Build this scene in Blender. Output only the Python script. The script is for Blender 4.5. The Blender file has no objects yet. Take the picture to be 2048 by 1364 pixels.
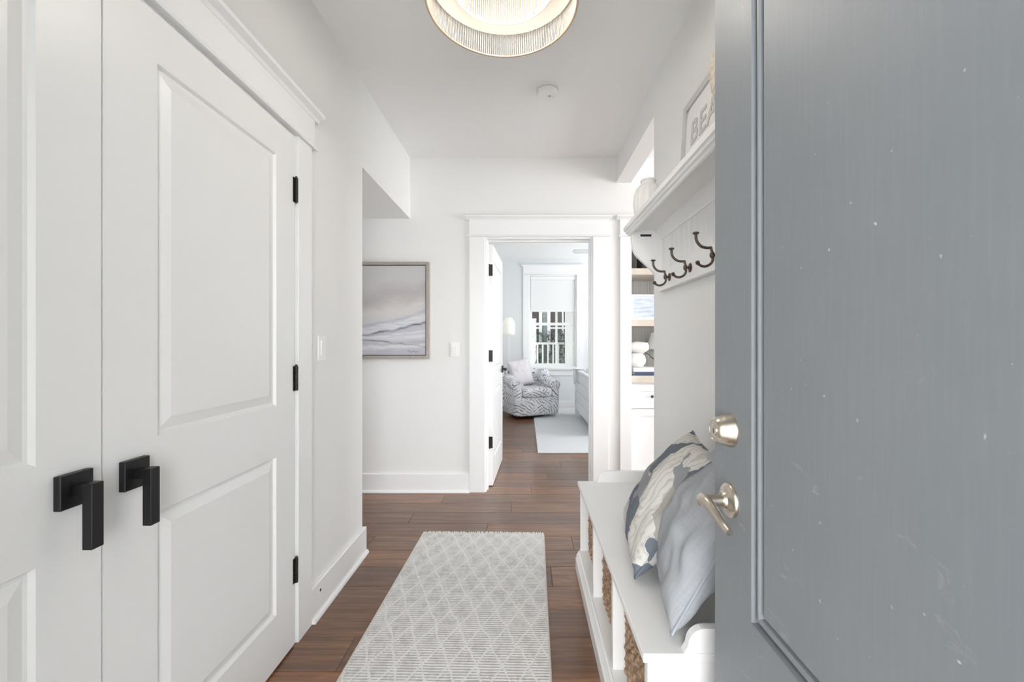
import bpy, bmesh, math, random
from mathutils import Vector, Matrix, noise
random.seed(7)
PI = math.pi
scene = bpy.context.scene
C = scene.collection

# ------------------------------------------------------------------ camera, world, exposure
F, VPX, VPY, CH = 840.0, 1050.0, 685.0, 1.208      # focal length and vanishing point in pixels of 2048x1364, camera height
cam_d = bpy.data.cameras.new('camera'); cam = bpy.data.objects.new('camera', cam_d); C.objects.link(cam)
cam.location = (0, 0, CH); cam.rotation_euler = (PI/2, 0, 0)
cam_d.sensor_width = 36; cam_d.lens = 36*F/2048
cam_d.shift_x = -(VPX-1024)/2048; cam_d.shift_y = (VPY-682)/2048
cam_d.clip_start = 0.02; cam_d.clip_end = 200
scene.camera = cam
w = bpy.data.worlds.new('overcast_sky'); scene.world = w; w.use_nodes = True
bgn = w.node_tree.nodes['Background']
bgn.inputs[0].default_value = (0.945, 0.97, 1.0, 1); bgn.inputs[1].default_value = 12.0
vs = scene.view_settings
vs.view_transform = 'Standard'; vs.look = 'None'; vs.gamma = 1; vs.use_curve_mapping = False
vs.exposure = -0.02

def portal(name, loc, rot, sx, sy):
    l = bpy.data.lights.new(name, 'AREA'); l.shape = 'RECTANGLE'; l.size = sx; l.size_y = sy
    l.cycles.is_portal = True
    o = bpy.data.objects.new(name, l); C.objects.link(o); o.location = loc; o.rotation_euler = rot
portal('entry_sky_portal', (-0.02, -0.16, 1.05), (PI/2, 0, 0), 0.96, 2.08)          # faces +Y
portal('bedroom_side_portal', (4.12, 5.7, 1.5), (PI/2, 0, PI/2), 3.0, 1.9)           # faces -X
portal('bedroom_window_portal', (0.5, 7.74, 1.25), (PI/2, 0, PI), 0.86, 1.0)        # faces -Y
portal('passage_added_opening_portal', (-2.92, 2.9, 1.275), (PI/2, 0, -PI/2), .34, .75)  # at the opening added to light the passage
portal('living_window_portal', (4.62, 1.675, 1.475), (PI/2, 0, PI/2), 2.55, 1.95)

# ------------------------------------------------------------------ materials
MATS = {}
def mat(name, col, rough=0.5, metal=0.0, spec=0.5, bump=None, var=None, emit=None, coat=0, trans=0, sub=0):
    """bump=(scale,strength,distance)  var=(scale, second colour, amount)"""
    m = bpy.data.materials.new(name); m.use_nodes = True; MATS[name] = m
    nt = m.node_tree; b = nt.nodes['Principled BSDF']
    b.inputs['Base Color'].default_value = (*col, 1); b.inputs['Roughness'].default_value = rough
    b.inputs['Metallic'].default_value = metal; b.inputs['Specular IOR Level'].default_value = spec
    b.inputs['Coat Weight'].default_value = coat; b.inputs['Coat Roughness'].default_value = 0.15
    b.inputs['Transmission Weight'].default_value = trans
    tc = nt.nodes.new('ShaderNodeTexCoord')
    if var:
        n = nt.nodes.new('ShaderNodeTexNoise'); n.inputs['Scale'].default_value = var[0]; n.inputs['Detail'].default_value = 5
        nt.links.new(tc.outputs['Object'], n.inputs['Vector'])
        mx = nt.nodes.new('ShaderNodeMix'); mx.data_type = 'RGBA'
        mx.inputs['A'].default_value = (*col, 1); mx.inputs['B'].default_value = (*var[1], 1)
        mr = nt.nodes.new('ShaderNodeMapRange'); mr.inputs['From Min'].default_value = .35; mr.inputs['From Max'].default_value = .65
        mr.inputs['To Max'].default_value = var[2]
        nt.links.new(n.outputs['Fac'], mr.inputs['Value']); nt.links.new(mr.outputs['Result'], mx.inputs['Factor'])
        nt.links.new(mx.outputs['Result'], b.inputs['Base Color'])
    if bump:
        n = nt.nodes.new('ShaderNodeTexNoise'); n.inputs['Scale'].default_value = bump[0]; n.inputs['Detail'].default_value = 3
        nt.links.new(tc.outputs['Object'], n.inputs['Vector'])
        bp = nt.nodes.new('ShaderNodeBump'); bp.inputs['Strength'].default_value = bump[1]; bp.inputs['Distance'].default_value = bump[2]
        nt.links.new(n.outputs['Fac'], bp.inputs['Height']); nt.links.new(bp.outputs['Normal'], b.inputs['Normal'])
    if emit:
        b.inputs['Emission Color'].default_value = (*emit[0], 1); b.inputs['Emission Strength'].default_value = emit[1]
    return m
class N:
    """small node-graph helper"""
    def __init__(s, m): s.nt = m.node_tree; s.b = s.nt.nodes['Principled BSDF']
    def new(s, t, **k):
        n = s.nt.nodes.new(t)
        for a, v in k.items(): setattr(n, a, v)
        return n
    def link(s, a, b): s.nt.links.new(a, b)
    def inp(s, sock, v):
        if hasattr(v, 'links') or hasattr(v, 'is_linked'): s.link(v, sock)
        else: sock.default_value = v
    def math(s, op, a, b=0.0, c=None, clamp=False):
        n = s.new('ShaderNodeMath', operation=op, use_clamp=clamp); s.inp(n.inputs[0], a); s.inp(n.inputs[1], b)
        if c is not None: s.inp(n.inputs[2], c)
        return n.outputs[0]
    def xyz(s, src='Object'):
        t = s.new('ShaderNodeTexCoord'); sp = s.new('ShaderNodeSeparateXYZ'); s.link(t.outputs[src], sp.inputs[0])
        return t.outputs[src], sp.outputs[0], sp.outputs[1], sp.outputs[2]
    def comb(s, x, y, z):
        n = s.new('ShaderNodeCombineXYZ'); s.inp(n.inputs[0], x); s.inp(n.inputs[1], y); s.inp(n.inputs[2], z); return n.outputs[0]
    def noise(s, vec, scale, detail=4, rough=.5, dist=0):
        n = s.new('ShaderNodeTexNoise'); s.link(vec, n.inputs['Vector']); n.inputs['Scale'].default_value = scale
        n.inputs['Detail'].default_value = detail; n.inputs['Roughness'].default_value = rough; n.inputs['Distortion'].default_value = dist
        return n.outputs['Fac']
    def ramp(s, fac, stops, interp='LINEAR'):
        n = s.new('ShaderNodeValToRGB'); s.link(fac, n.inputs[0]); cr = n.color_ramp; cr.interpolation = interp
        while len(cr.elements) < len(stops): cr.elements.new(0.5)
        for e, (p, c) in zip(cr.elements, stops):
            e.position = p; e.color = (*c, 1) if len(c) == 3 else c
        return n.outputs[0]
    def mix(s, fac, a, b):
        n = s.new('ShaderNodeMix', data_type='RGBA'); s.inp(n.inputs['Factor'], fac)
        for k, v in (('A', a), ('B', b)):
            if isinstance(v, tuple): n.inputs[k].default_value = (*v, 1)
            else: s.link(v, n.inputs[k])
        return n.outputs['Result']
    def bump(s, h, strength, dist):
        n = s.new('ShaderNodeBump'); n.inputs['Strength'].default_value = strength; n.inputs['Distance'].default_value = dist
        s.link(h, n.inputs['Height']); s.link(n.outputs[0], s.b.inputs['Normal'])
    def color(s, c): s.link(c, s.b.inputs['Base Color'])

WALL = mat('wall_paint', (.82, .815, .80), .6, bump=(160, .25, .002), spec=.3)
CEIL = mat('ceiling_paint', (.90, .90, .89), .8, bump=(110, .3, .002), spec=.2)
BEDWALL = mat('bedroom_wall_paint', (.76, .78, .79), .6, bump=(160, .2, .002), spec=.3)
TRIM = mat('trim_paint', (.86, .86, .86), .32)
DOORW = mat('door_paint', (.84, .84, .83), .36)
BENCH = mat('bench_paint', (.86, .855, .84), .35)
BLACK = mat('black_metal', (.012, .012, .013), .42, metal=.3)
HINGE = mat('hinge_bronze', (.03, .027, .022), .4, metal=.6)
BRONZE = mat('oil_rubbed_bronze', (.10, .075, .06), .35, metal=.85, var=(60, (.17, .13, .10), .7))
NICKEL = mat('satin_nickel', (.62, .56, .48), .28, metal=1)
GOLD = mat('brushed_gold', (.55, .42, .30), .35, metal=.7)
PLASTIC = mat('white_plastic', (.86, .86, .85), .4)
STRING = mat('cotton_string', (.52, .49, .44), .8)
DIFF = mat('diffuser_fabric', (.9, .87, .82), .8)
for m_, tf in ((STRING, .35), (DIFF, .6)):
    nt = m_.node_tree; tl_ = nt.nodes.new('ShaderNodeBsdfTranslucent'); tl_.inputs[0].default_value = (.80, .77, .72, 1); ms = nt.nodes.new('ShaderNodeMixShader'); ms.inputs[0].default_value = tf
    nt.links.new(nt.nodes['Principled BSDF'].outputs[0], ms.inputs[1]); nt.links.new(tl_.outputs[0], ms.inputs[2]); nt.links.new(ms.outputs[0], nt.nodes['Material Output'].inputs[0])
DARK = mat('dark_void', (.02, .02, .02), .8)

# floor planks
PLANK = mat('oak_vinyl_plank', (.2, .13, .09), .40, spec=.5, coat=.5)
PLANK.node_tree.nodes['Principled BSDF'].inputs['Coat IOR'].default_value = 1.8
n = N(PLANK); v, x, y, z = n.xyz(); oi = n.new('ShaderNodeObjectInfo'); rnd = oi.outputs['Random']
off = n.math('MULTIPLY', rnd, 37.0)
g = n.comb(n.math('ADD', n.math('MULTIPLY', x, 1.6), off), n.math('MULTIPLY', y, 26.0), off)
g1 = n.noise(g, 2.0, 6, .62, .6)
g2 = n.noise(n.comb(n.math('ADD', n.math('MULTIPLY', x, 4), off), n.math('MULTIPLY', y, 190), off), 1.5, 3, .5)
cA = n.ramp(g1, [(.28, (.074, .027, .008)), (.48, (.155, .062, .020)), (.72, (.275, .127, .050))])
cB = n.mix(n.math('MULTIPLY', n.math('SUBTRACT', g2, .35), .9, clamp=True), cA, (.10, .052, .030))
tone = n.ramp(rnd, [(0, (.70, .68, .67)), (.5, (1, 1, 1)), (1, (1.5, 1.45, 1.38))])
mm = n.new('ShaderNodeMix', data_type='RGBA', blend_type='MULTIPLY'); mm.inputs['Factor'].default_value = 1
n.link(cB, mm.inputs['A']); n.link(tone, mm.inputs['B']); n.color(mm.outputs['Result']); n.bump(g2, .12, .001)

RUG = mat('runner_weave', (.66, .64, .61), .95, spec=.1)
n = N(RUG); v, x, y, z = n.xyz()
wob = n.math('MULTIPLY', n.math('SUBTRACT', n.noise(v, 9, 3), .5), .035)
xs = n.math('ADD', x, wob); ys = n.math('ADD', y, wob)
a = n.math('PINGPONG', n.math('MULTIPLY', n.math('ADD', n.math('MULTIPLY', xs, 2.15), ys), 1.0), .1075)
b = n.math('PINGPONG', n.math('MULTIPLY', n.math('SUBTRACT', n.math('MULTIPLY', xs, 2.15), ys), 1.0), .1075)
near = n.math('MINIMUM', a, b)
brk = n.noise(n.comb(n.math('MULTIPLY', x, 1.0), n.math('MULTIPLY', y, 3.0), 0.0), 45, 2)
lat = n.math('LESS_THAN', near, n.math('MULTIPLY', n.math('SUBTRACT', brk, .22), .036))
near2 = n.math('SUBTRACT', .1075, n.math('MAXIMUM', a, b))
dia = n.math('MULTIPLY', n.math('LESS_THAN', near2, .040), n.math('MULTIPLY', n.math('SUBTRACT', n.noise(v, 34, 3), .38), 4.0, clamp=True))
rib = n.math('PINGPONG', n.math('MULTIPLY', y, 1.0), .0065)
ribn = n.math('DIVIDE', rib, .0065)
knot = n.noise(n.comb(n.math('MULTIPLY', x, 1.0), n.math('MULTIPLY', y, 1.8), 0.0), 95, 2)
hgt = n.math('ADD', n.math('ADD', n.math('MULTIPLY', ribn, n.math('SUBTRACT', 1.0, lat)), n.math('MULTIPLY', lat, 1.6)), n.math('MULTIPLY', knot, .9))
c0 = n.mix(dia, (.735, .72, .70), (.57, .555, .55))
c1 = n.mix(lat, c0, (.775, .765, .745))
blot = n.noise(v, 5, 3)
c2 = n.mix(n.math('MULTIPLY', n.math('SUBTRACT', blot, .4), .9, clamp=True), c1, (.76, .75, .73))
c3 = n.mix(n.math('MULTIPLY', n.math('LESS_THAN', ribn, .3), n.math('MULTIPLY', n.math('SUBTRACT', 1.0, lat), n.math('MULTIPLY', knot, .95))), c2, (.34, .33, .32))
n.color(n.mix(n.math('MULTIPLY', knot, .25), c3, (.82, .82, .80))); n.bump(hgt, .6, .003)
FRINGE = mat('cotton_fringe', (.74, .72, .67), .9)
BIND = mat('rug_binding', (.66, .61, .54), .85)
BEDRUG = mat('bedroom_rug', (.72, .73, .75), .95, bump=(220, .5, .004))

SEA = mat('seagrass', (.30, .20, .13), .8, spec=.3)
n = N(SEA); v, x, y, z = n.xyz()
f1 = n.noise(v, 70, 4, .6); n.color(n.ramp(f1, [(.3, (.12, .07, .045)), (.5, (.36, .235, .15)), (.72, (.55, .41, .29))]))

ENTRY = mat('entry_door_paint', (.18, .19, .2), .34, spec=.55)
n = N(ENTRY); v, x, y, z = n.xyz()
cl = n.noise(v, 3.2, 4, .55); st = n.noise(n.comb(n.math('MULTIPLY', x, 60), y, n.math('MULTIPLY', z, 3)), 2.5, 4)
base = n.mix(n.math('MULTIPLY', cl, .8), (.195, .22, .245), (.285, .29, .29))
base = n.mix(n.math('MULTIPLY', n.math('SUBTRACT', st, .45), .5, clamp=True), base, (.34, .345, .345))
sc = n.noise(n.comb(n.math('MULTIPLY', x, 1.0), y, n.math('MULTIPLY', z, 2.4)), 9, 6, .72, 1.0)
zone = n.math('MULTIPLY', n.math('SUBTRACT', sc, .62), 7, clamp=True)
low = n.math('MULTIPLY', n.math('SUBTRACT', 1.20, z), 5, clamp=True)
base = n.mix(n.math('MULTIPLY', n.math('MULTIPLY', zone, low), .5), base, (.55, .55, .53))
spk = n.noise(v, 85, 1); base = n.mix(n.math('MULTIPLY', n.math('SUBTRACT', spk, .80), 20, clamp=True), base, (.6, .6, .58))
n.color(base); n.link(n.math('ADD', .36, n.math('MULTIPLY', cl, .24)), n.b.inputs['Roughness'])
n.bump(n.math('ADD', n.noise(v, 130, 3), n.math('MULTIPLY', st, .6)), .12, .0015)

LINEN = mat('blue_grey_linen', (.36, .39, .43), .95, spec=.15)
n = N(LINEN); v, x, y, z = n.xyz()
t1 = n.noise(n.comb(n.math('MULTIPLY', x, 6), y, n.math('MULTIPLY', z, 500)), 1, 2); t2 = n.noise(n.comb(n.math('MULTIPLY', x, 500), y, n.math('MULTIPLY', z, 6)), 1, 2)
th = n.math('ADD', t1, t2); n.color(n.mix(n.math('MULTIPLY', n.math('SUBTRACT', th, .7), 1.2, clamp=True), (.345, .36, .38), (.45, .465, .485))); n.bump(th, .3, .001)
SLUB = mat('grey_welt', (.40, .42, .45), .9)

FLORAL = mat('floral_print', (.7, .68, .64), .9, spec=.15)
n = N(FLORAL); v, x, y, z = n.xyz()
wv = n.new('ShaderNodeTexNoise'); n.link(v, wv.inputs['Vector']); wv.inputs['Scale'].default_value = 9; wv.inputs['Detail'].default_value = 3
vm = n.new('ShaderNodeVectorMath', operation='MULTIPLY_ADD'); n.link(wv.outputs['Color'], vm.inputs[0]); vm.inputs[1].default_value = (.14, .14, .14); n.link(v, vm.inputs[2])
vo = n.new('ShaderNodeTexVoronoi'); n.link(vm.outputs[0], vo.inputs['Vector']); vo.inputs['Scale'].default_value = 8.5; vo.inputs['Randomness'].default_value = .9
spc = n.new('ShaderNodeSeparateColor'); n.link(vo.outputs['Color'], spc.inputs[0])
big = n.ramp(spc.outputs[0], [(0, (.16, .18, .21)), (.46, (.20, .22, .25)), (.48, (.66, .64, .60)), (.66, (.74, .73, .70)), (.68, (.42, .40, .36)), (.80, (.30, .31, .33)), (.86, (.70, .68, .64))], 'CONSTANT')
wa = n.new('ShaderNodeTexWave'); n.link(vm.outputs[0], wa.inputs['Vector']); wa.inputs['Scale'].default_value = 11; wa.inputs['Distortion'].default_value = 7; wa.inputs['Detail'].default_value = 3
vein = n.math('MULTIPLY', n.math('SUBTRACT', .35, wa.outputs['Fac']), 1.6, clamp=True)
isl = n.math('GREATER_THAN', spc.outputs[0], .47)
n.color(n.mix(n.math('MULTIPLY', vein, n.math('MULTIPLY', isl, .8)), big, (.36, .34, .30))); n.bump(n.noise(v, 300, 2), .2, .001)

LEAF = mat('leaf_print', (.8, .8, .82), .9, spec=.15)
n = N(LEAF); v, x, y, z = n.xyz()
vo = n.new('ShaderNodeTexVoronoi'); n.link(v, vo.inputs['Vector']); vo.inputs['Scale'].default_value = 6.5
spc = n.new('ShaderNodeSeparateColor'); n.link(vo.outputs['Color'], spc.inputs[0])
ang = n.math('MULTIPLY', n.math('SUBTRACT', spc.outputs[0], .5), 2.6)
u_ = n.math('ADD', x, y)
r1 = n.math('ADD', n.math('MULTIPLY', u_, n.math('COSINE', ang)), n.math('MULTIPLY', z, n.math('SINE', ang)))
wv = n.noise(v, 6, 3)
ln = n.math('PINGPONG', n.math('ADD', r1, n.math('MULTIPLY', wv, .10)), .022)
line = n.math('MULTIPLY', n.math('SUBTRACT', .0070, ln), 400, clamp=True)
patch = n.math('MULTIPLY', n.math('SUBTRACT', n.noise(v, 13, 2), .38), 8, clamp=True)
n.color(n.mix(n.math('MULTIPLY', line, patch), n.mix(n.math('MULTIPLY', n.math('SUBTRACT', n.noise(v, 4, 2), .5), 3, clamp=True), (.82, .82, .84), (.62, .63, .68)), (.16, .165, .19)))

BEAD = mat('greige_beadboard', (.50, .49, .46), .6)
SHELFW = mat('pale_oak_shelf', (.66, .60, .52), .5, var=(14, (.56, .50, .43), .6))
SIGNF = mat('grey_sign_frame', (.50, .50, .50), .5); SIGNB = mat('sign_board', (.72, .71, .70), .6); SIGNT = mat('sign_letters', (.50, .485, .47), .6)
CERAM = mat('cream_ceramic', (.84, .83, .80), .35)
SHELL = mat('shell_crust', (.62, .50, .38), .7, var=(60, (.85, .80, .72), 1), bump=(90, 1, .01))
PAINTF = mat('silver_wood_frame', (.37, .33, .29), .45, metal=.2, var=(40, (.45, .41, .37), .6))
PAINTF2 = mat('silver_wood_inner', (.16, .14, .125), .5)
LILAC = mat('lilac_linen', (.66, .63, .65), .95, bump=(300, .3, .001))
DUVET = mat('white_duvet', (.85, .86, .88), .9, bump=(25, .25, .01))
SHADEF = mat('roller_fabric', (.82, .82, .82), .9)
LAMPG = mat('lantern_glass', (.80, .82, .74), .4, trans=.0, emit=((1, .97, .82), .25))
NAVY = mat('navy_cover', (.05, .07, .14), .5); PAGE = mat('white_cover', (.80, .80, .80), .6)
LINK = mat('dark_cord', (.06, .055, .05), .7)
PICM = mat('sea_print', (.6, .66, .72), .3)
n = N(PICM); v, x, y, z = n.xyz()
n.color(n.ramp(n.noise(n.comb(x, y, n.math('MULTIPLY', z, 8)), 5, 5, .6), [(.3, (.30, .36, .46)), (.5, (.55, .62, .69)), (.7, (.74, .78, .82))]))

ART = mat('seascape_canvas', (.6, .6, .6), .7)
n = N(ART); v, x, y, z = n.xyz()            # local origin at the canvas bottom centre, z up 0..0.73, x right
zz = n.math('DIVIDE', z, .73)
wob = n.math('SUBTRACT', n.noise(n.comb(n.math('MULTIPLY', x, 1.3), 0.0, n.math('MULTIPLY', z, 3.2)), 2.6, 4, .5, .4), .5)
tilt = n.math('MULTIPLY', n.math('SUBTRACT', x, .1), -.22)
hh = n.math('ADD', n.math('ADD', zz, tilt), n.math('MULTIPLY', wob, .30))
sky = n.ramp(hh, [(.0, (.45, .45, .50)), (.10, (.58, .57, .60)), (.22, (.50, .51, .57)), (.30, (.44, .45, .52)), (.37, (.57, .57, .58)), (.47, (.62, .60, .58)), (.56, (.52, .48, .46)), (.64, (.45, .43, .43)), (.76, (.55, .53, .53)), (1, (.53, .52, .53))])
def stroke(col, zc, slope, curve, wd, base, amt=1.0, seed=0.0):
    nz = n.math('MULTIPLY', n.math('SUBTRACT', n.noise(n.comb(n.math('ADD', n.math('MULTIPLY', x, 1.0), seed), seed, 0.0), 5, 3), .5), .07)
    line = n.math('ADD', n.math('ADD', zc, n.math('MULTIPLY', x, slope)), n.math('ADD', n.math('MULTIPLY', n.math('MULTIPLY', x, x), curve), nz))
    d = n.math('ABSOLUTE', n.math('SUBTRACT', z, line))
    br = n.noise(n.comb(n.math('ADD', n.math('MULTIPLY', x, 2.0), seed), 0.0, n.math('MULTIPLY', z, 30)), 3, 3)
    f = n.math('MULTIPLY', n.math('DIVIDE', n.math('SUBTRACT', wd, d), wd*.6, clamp=True), n.math('MULTIPLY', n.math('SUBTRACT', br, .25), 2.2*amt, clamp=True))
    return n.mix(f, base, col)
c = sky
c = stroke((.72, .72, .73), .195, .13, .22, .035, c, 1.2, 1.0)
c = stroke((.42, .42, .50), .235, .14, .22, .018, c, .9, 31.0)
c = stroke((.15, .14, .15), .158, .11, .26, .012, c, 1.1, 1.0)
c = stroke((.70, .70, .72), .128, .05, .0, .020, c, 1.0, 5.0)
c = stroke((.16, .15, .17), .118, -.10, .0, .010, c, 1.1, 9.0)
c = stroke((.40, .40, .46), .085, .04, .0, .018, c, .8, 41.0)
c = stroke((.78, .78, .78), .06, .03, .0, .02, c, .7, 13.0)
c = stroke((.74, .74, .76), .145, .05, .1, .009, c, .9, 21.0)
n.color(c); n.bump(n.noise(v, 45, 4), .25, .002)

GLASS = bpy.data.materials.new('window_glass'); GLASS.use_nodes = True
nt = GLASS.node_tree; nt.nodes.remove(nt.nodes['Principled BSDF'])
mx = nt.nodes.new('ShaderNodeMixShader'); tr = nt.nodes.new('ShaderNodeBsdfTransparent'); gl = nt.nodes.new('ShaderNodeBsdfGlossy')
gl.inputs['Roughness'].default_value = 0.0; mx.inputs[0].default_value = .05
nt.links.new(tr.outputs[0], mx.inputs[1]); nt.links.new(gl.outputs[0], mx.inputs[2]); nt.links.new(mx.outputs[0], nt.nodes['Material Output'].inputs[0])
SIDING = mat('green_grey_siding', (.22, .26, .25), .7); EXTW = mat('exterior_white', (.60, .60, .59), .6)
FOLI = mat('dark_foliage', (.05, .075, .06), .8, var=(9, (.16, .2, .17), 1)); DECK = mat('porch_concrete', (.58, .57, .55), .8, var=(6, (.50, .49, .47), .6))
EXTG = mat('exterior_dark_glass', (.05, .043, .04), .3); LAWN = mat('lawn', (.14, .17, .09), .9, var=(4, (.22, .22, .14), 1))

# ------------------------------------------------------------------ geometry helpers
def box(bm, x0, x1, y0, y1, z0, z1, bev=0.0, seg=2):
    r = bmesh.ops.create_cube(bm, size=1.0)
    vs_ = r['verts']
    for q in vs_:
        q.co = Vector((x0+(q.co.x+.5)*(x1-x0), y0+(q.co.y+.5)*(y1-y0), z0+(q.co.z+.5)*(z1-z0)))
    if bev:
        es = list({e for q in vs_ for e in q.link_edges})
        bmesh.ops.bevel(bm, geom=es, offset=bev, segments=seg, affect='EDGES', profile=.5)
    return bm
def prism(bm, pts, o, e1, e2, e3):
    """outline pts in the (e1,e2) plane from o, extruded by e3"""
    o, e1, e2, e3 = map(Vector, (o, e1, e2, e3))
    a_ = [bm.verts.new(o+e1*p[0]+e2*p[1]) for p in pts]; b_ = [bm.verts.new(q.co+e3) for q in a_]
    k = len(pts)
    bm.faces.new(a_[::-1]); bm.faces.new(b_)
    for i in range(k): bm.faces.new((a_[i], a_[(i+1) % k], b_[(i+1) % k], b_[i]))
    return bm
def lathe(bm, prof, o=(0, 0, 0), axis=(0, 0, 1), seg=32, fold=None):
    """prof [(r,h)] about axis through o; fold(angle, r, h)->r for ribs"""
    o = Vector(o); ax = Vector(axis).normalized(); e1 = ax.orthogonal().normalized(); e2 = ax.cross(e1)
    rings = []
    for r, h in prof:
        ring = []
        if r < 1e-6: ring = [bm.verts.new(o+ax*h)]
        else:
            for i in range(seg):
                t = 2*PI*i/seg; rr = fold(t, r, h) if fold else r
                ring.append(bm.verts.new(o+ax*h+e1*(rr*math.cos(t))+e2*(rr*math.sin(t))))
        rings.append(ring)
    for A, B in zip(rings, rings[1:]):
        for i in range(seg):
            j = (i+1) % seg
            if len(A) == 1 and len(B) == 1: continue
            if len(A) == 1: bm.faces.new((A[0], B[i], B[j]))
            elif len(B) == 1: bm.faces.new((A[i], A[j], B[0]))
            else: bm.faces.new((A[i], A[j], B[j], B[i]))
    return bm
def tube(bm, pts, rad, seg=10, caps=True):
    pts = [Vector(p) for p in pts]; k = len(pts)
    if not isinstance(rad, (list, tuple)): rad = [rad]*k
    rings = []; nrm = None
    for i, p in enumerate(pts):
        t = (pts[min(i+1, k-1)]-pts[max(i-1, 0)]).normalized()
        if nrm is None: nrm = t.orthogonal().normalized()
        nrm = (nrm-t*nrm.dot(t)).normalized(); bn = t.cross(nrm)
        rings.append([bm.verts.new(p+(nrm*math.cos(2*PI*j/seg)+bn*math.sin(2*PI*j/seg))*rad[i]) for j in range(seg)])
    for A, B in zip(rings, rings[1:]):
        for j in range(seg): bm.faces.new((A[j], A[(j+1) % seg], B[(j+1) % seg], B[j]))
    if caps: bm.faces.new(rings[0][::-1]); bm.faces.new(rings[-1])
    return bm
def spline(pts, k=8):
    pts = [Vector(p) for p in pts]; P = [pts[0]]+pts+[pts[-1]]; out = []
    for i in range(1, len(P)-2):
        for s in range(k):
            t = s/k; a, b, c_, d = P[i-1], P[i], P[i+1], P[i+2]
            out.append(.5*((2*b)+(c_-a)*t+(2*a-5*b+4*c_-d)*t*t+(3*b-a-3*c_+d)*t**3))
    out.append(pts[-1]); return out
def link(name, bm, m, parent=None, smooth=False, loc=None):
    bmesh.ops.recalc_face_normals(bm, faces=bm.faces[:])
    me = bpy.data.meshes.new(name); bm.to_mesh(me); bm.free()
    o = bpy.data.objects.new(name, me); C.objects.link(o)
    if m: me.materials.append(m)
    if smooth:
        for p in me.polygons: p.use_smooth = True
        if smooth != 'all':
            try: me.set_sharp_from_angle(angle=math.radians(38))
            except Exception: pass
    if parent: o.parent = parent
    if loc: o.location = loc
    return o
def tag(o, label, cat=None, group=None, kind=None):
    if label: o['label'] = label
    if cat: o['category'] = cat
    if group: o['group'] = group
    if kind: o['kind'] = kind
    return o
def thing(name, label, cat, loc=(0, 0, 0), rz=0.0, group=None, kind=None):
    o = bpy.data.objects.new(name, None); C.objects.link(o); o.empty_display_size = .05
    o.location = loc; o.rotation_euler = (0, 0, rz)
    return tag(o, label, cat, group, kind)
def B(*a, **k): return box(bmesh.new(), *a, **k)
def shift(bm, d):
    bmesh.ops.translate(bm, verts=bm.verts[:], vec=Vector(d)); return bm
def struct(name, bm, m, label, cat, parent=None):
    o = link(name, bm, m, parent)
    if not parent: tag(o, label, cat, kind='structure')
    return o
def copy_tree(o, parent=None):
    c_ = o.copy(); C.objects.link(c_); c_.parent = parent
    for ch in [q for q in bpy.data.objects if q.parent == o]: copy_tree(ch, c_)
    return c_

# ------------------------------------------------------------------ room dimensions
XL, XR = -.93, .737            # hall side walls
YC = 2.40                      # where both side walls end
YF, TF = 3.40, .12             # far wall
H = 2.70
YB = 7.60                      # bedroom back wall
DX0, DX1, DH = -.324, .548, 2.06   # bedroom doorway
NX0, NX1 = .858, 1.95          # niche with the built-in shelves

# floor and planks
fl = struct('floor', B(-3.0, 4.7, -.15, YB+.15, -.12, -.011), DARK, 'wood plank floor running through hall and bedroom', 'floor')
PW, PL = .18, 1.22
bm = B(-PL/2+.0006, PL/2-.0006, -PW/2+.0006, PW/2-.0006, -.010, 0, bev=.0018, seg=1)
first = link('plank', bm, PLANK, fl); pmesh = first.data; used = False
y0 = 1.542-9*PW
rowi = 0
while y0 < YB+.1:
    yc = y0+PW/2
    xa, xb = (-1.0, .8) if yc < 2.35 else ((-2.6, 2.6) if yc < 3.5 else (-1.0, 3.2))
    offx = [(rowi*.4387) % 1*PL, .0][0]
    xx = -3.2-offx
    while xx < xb:
        if xx+PL > xa:
            if not used: p = first; used = True
            else:
                p = bpy.data.objects.new('plank', pmesh); C.objects.link(p); p.parent = fl
            p.location = (xx+PL/2, yc, 0)
        xx += PL
    y0 += PW; rowi += 1
if True:  # floor of the rooms out of sight
    struct('floor_side', B(.80, 4.6, 0, YC-.05, -.011, -.0005), PLANK, None, None, fl)

# ceiling
struct('ceiling', B(-3.0, 4.7, -.15, YF+.06, H, H+.1), CEIL, 'flat white hall ceiling', 'ceiling')
struct('ceiling_bedroom', B(-1.1, 4.2, YF+.06, YB+.15, H, H+.1), CEIL, 'white bedroom ceiling beyond the doorway', 'ceiling')
struct('soffit', B(-3.0, XL, YC, YF, 2.21, H), WALL, 'lowered white ceiling over the opening on the left', 'soffit')

# left wall with closet opening
CY0, CY1, CZ = .16, 1.690, 2.045
wl = thing('wall_left', 'white painted left hall wall holding the closet doors', 'wall', (XL, 0, 0), kind='structure')
def wpart(parent, *a): 
    o = link('wall_section', shift(B(*a), -Vector(parent.location)), WALL, parent); return o
wpart(wl, XL-.12, XL, -.15, CY0, 0, H); wpart(wl, XL-.12, XL, CY1, YC, 0, H); wpart(wl, XL-.12, XL, CY0, CY1, CZ, H)
wpart(wl, XL-.80, XL-.70, 0, YC, 0, H); wpart(wl, XL-.80, XL-.12, YC-.12, YC, 0, H)
we = thing('wall_hall_end', 'end wall of the left side passage with an opening added for light', 'wall', (-2.9, YC, 0), kind='structure')
for a in ((YC-.12, YC+.33, 0, H), (YF-.33, YF+.12, 0, H), (YC+.33, YF-.33, 0, .9), (YC+.33, YF-.33, 1.65, H)): wpart(we, -2.9, -2.78, a[0], a[1], a[2], a[3])  # unseen window opening added to brighten the passage
struct('wall_passage', B(-2.9, XL-.80, YC-.12, YC, 0, H), WALL, 'near wall of the side passage on the left', 'wall')
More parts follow.
